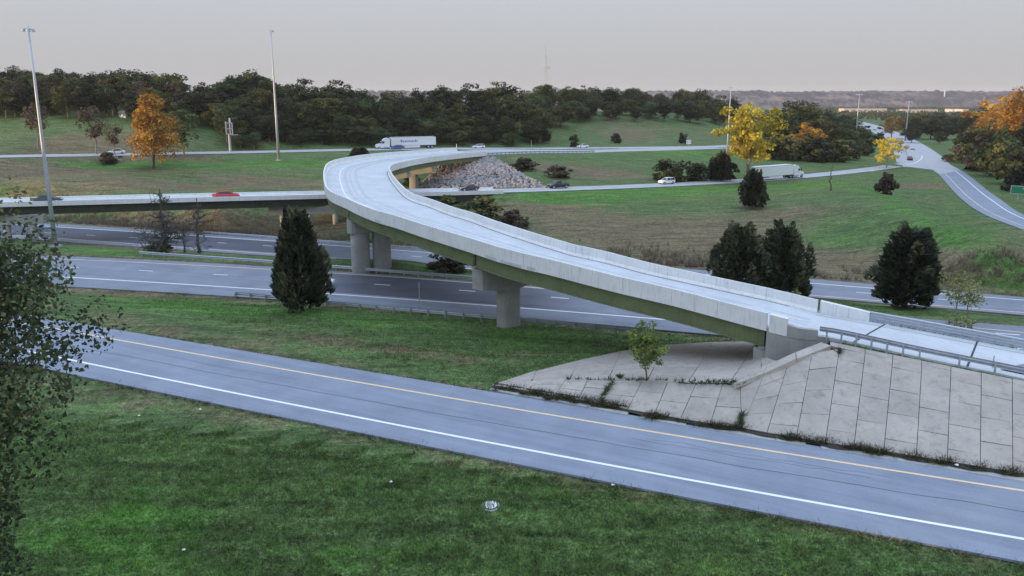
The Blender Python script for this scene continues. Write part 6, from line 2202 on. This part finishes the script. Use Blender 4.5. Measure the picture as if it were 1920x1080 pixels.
# water tower and small ridge structures
def dot_tower(label, u, v, hp, y, rad):
    zc = y * _cp; x = (u - 960) / FPX * zc; z = CAM_Z - (v - 178) * zc * _cp / FPX; s_ = zc / FPX
    o = thing('water_tower', label, 'water tower', (x, y, z))
    mb = MB(); mb.tube([(0, 0, -20), (0, 0, hp * s_ * .55)], rad * .5, 10); mb.build('stem', M['wall_white'], o)
    mb = MB(); mb.tube([(0, 0, hp * s_ * .45), (0, 0, hp * s_ * .6), (0, 0, hp * s_ * .9), (0, 0, hp * s_)], (rad * .6, rad, rad, rad * .5), 14); mb.build('tank', M['wall_white'], o, smooth=True)


dot_tower('white water tower on the far ridge skyline', 1771, 174, 5, 2450, 4.0)
dot_tower('white tank below the ridge at the far right', 1896, 186, 5, 2300, 4.0)
mast(1843, 202, 34, 26, 'pale slender mast against the far ridge at the right', r0=.9, ring=False)
mast(1867, 199, 34, 14, 'short pale mast against the far ridge at the right', r0=.7, ring=False)

# ================================================================== FAR RIDGE
r = np.random.default_rng(77)
bx = np.arange(-600, 3600, 7.0); by = np.linspace(0, 1, 34)
BX, BY = np.meshgrid(bx, by)
ys = 2150 + BY * 650
prof = np.interp(BY, [0, .12, .55, .8, 1], [-30, -26, 22, 30, 16])
ridge = prof * (1 + .10 * (fbm(BX * .0022, BY * 2, 3) - .5)) + (fbm(BX * .012, BY * 9, 4) - .5) * 12
rough = (r.random(BX.shape) - .3) * 13 * np.clip(BY * 4, 0, 1)
BZ = ridge + rough
n1, n2 = len(bx), len(by)
ii = np.arange(n1 * n2).reshape(n2, n1)
Fb = np.stack([ii[:-1, :-1], ii[:-1, 1:], ii[1:, 1:], ii[1:, :-1]], -1).reshape(-1, 4)
lvb = np.clip((fbm(BX * .014, BY * 12, 4).ravel() - .5) * 3.2 + .5 + r.normal(0, .34, n1 * n2), 0, 1)
hills = link('far_hills', fast_mesh('far_hills', np.stack([BX.ravel(), ys.ravel(), BZ.ravel()], -1), Fb, M['l_bluff'], {'lv': lvb}))
tag(hills, 'long wooded ridge on the skyline', 'hills', kind='structure')
# woods on the valley floor, too far off to tell trees apart
n_ = 9000
yv = r.uniform(520, 2150, n_) ; xv = r.uniform(-.02, .86, n_) * yv
okv = fbm(xv * .006, yv * .004, 3) > .47
for A_, B_ in [(far_l, far_r)]:
    c_ = .5 * (A_ + B_)
    okv &= np.min(np.hypot(xv[:, None] - c_[None, :, 0], yv[:, None] - c_[None, :, 1]), 1) > 28
# keep a gap of open ground round the warehouses
okv &= ~((yv > 1180) & (yv < 1520) & (xv / yv > .44) & (xv / yv < .66) & (r.random(n_) < .8))
xv, yv = xv[okv], yv[okv]
zv = terrain_z(xv, yv)
per = 14
Cc = np.repeat(np.c_[xv, yv, zv], per, 0); nn_ = len(Cc)
d = r.normal(size=(nn_, 3)); d /= np.linalg.norm(d, axis=1)[:, None]
Cc = Cc + d * np.array([4.2, 4.2, 3.4]) * (r.random(nn_) ** .4)[:, None] + [0, 0, 5]
V, F, A = leaf_quads(Cc, d, 2.6, r, 1.0, .6, np.clip(np.repeat(r.normal(.35, .25, len(xv)), per) + r.normal(0, .1, nn_), 0, 1))
vw = link('valley_wood', fast_mesh('valley_wood', V, F, M['l_forest'], {'lv': A}))
tag(vw, 'dark far off woods on the valley floor', 'woods', kind='stuff')

# ================================================================== unseen wood to the west, added to shade the place
Vw, Fw, Aw, o_ = [], [], [], 0
for k in range(100):
    y = r.uniform(-110, 64) if k < 76 else r.uniform(10, 68); x = -150 - max(y, -40) * .55 + r.uniform(-14, 14)
    z = zg((x, y)); h = r.uniform(19, 23); m_ = 650
    d = r.normal(size=(m_, 3)); d /= np.linalg.norm(d, axis=1)[:, None]
    c_ = np.array([x, y, z + h * .54]) + d * np.array([6.4, 6.4, h * .46]) * (r.random(m_) ** .35)[:, None]
    V, F, A = leaf_quads(c_, d, 1.9, r, 1.0, .6)
    Vw.append(V); Fw.append(F + o_); Aw.append(A); o_ += len(V)
ww = link('shading_wood', fast_mesh('shading_wood', np.vstack(Vw), np.vstack(Fw), M['l_forest'], {'lv': np.concatenate(Aw)}))
tag(ww, 'unseen wood west of the highway, added for its shade', 'woods', kind='stuff')

# ================================================================== AIR
_m = bpy.data.materials.new('hazy_air'); _m.use_nodes = True
_nt = _m.node_tree; _nt.nodes.clear()
_pv = _nt.nodes.new('ShaderNodeVolumePrincipled')
_pv.inputs['Color'].default_value = (.93, .90, .95, 1)
_pv.inputs['Density'].default_value = 0.75e-4
_pv.inputs['Anisotropy'].default_value = 0.0
_o = _nt.nodes.new('ShaderNodeOutputMaterial')
_nt.links.new(_pv.outputs[0], _o.inputs['Volume'])
mb = MB(); mb.box((0, 2250, 4), (7400, 4700, 118)); hz = mb.build('haze', _m)
tag(hz, 'thin evening haze over the valley', 'haze', kind='stuff')
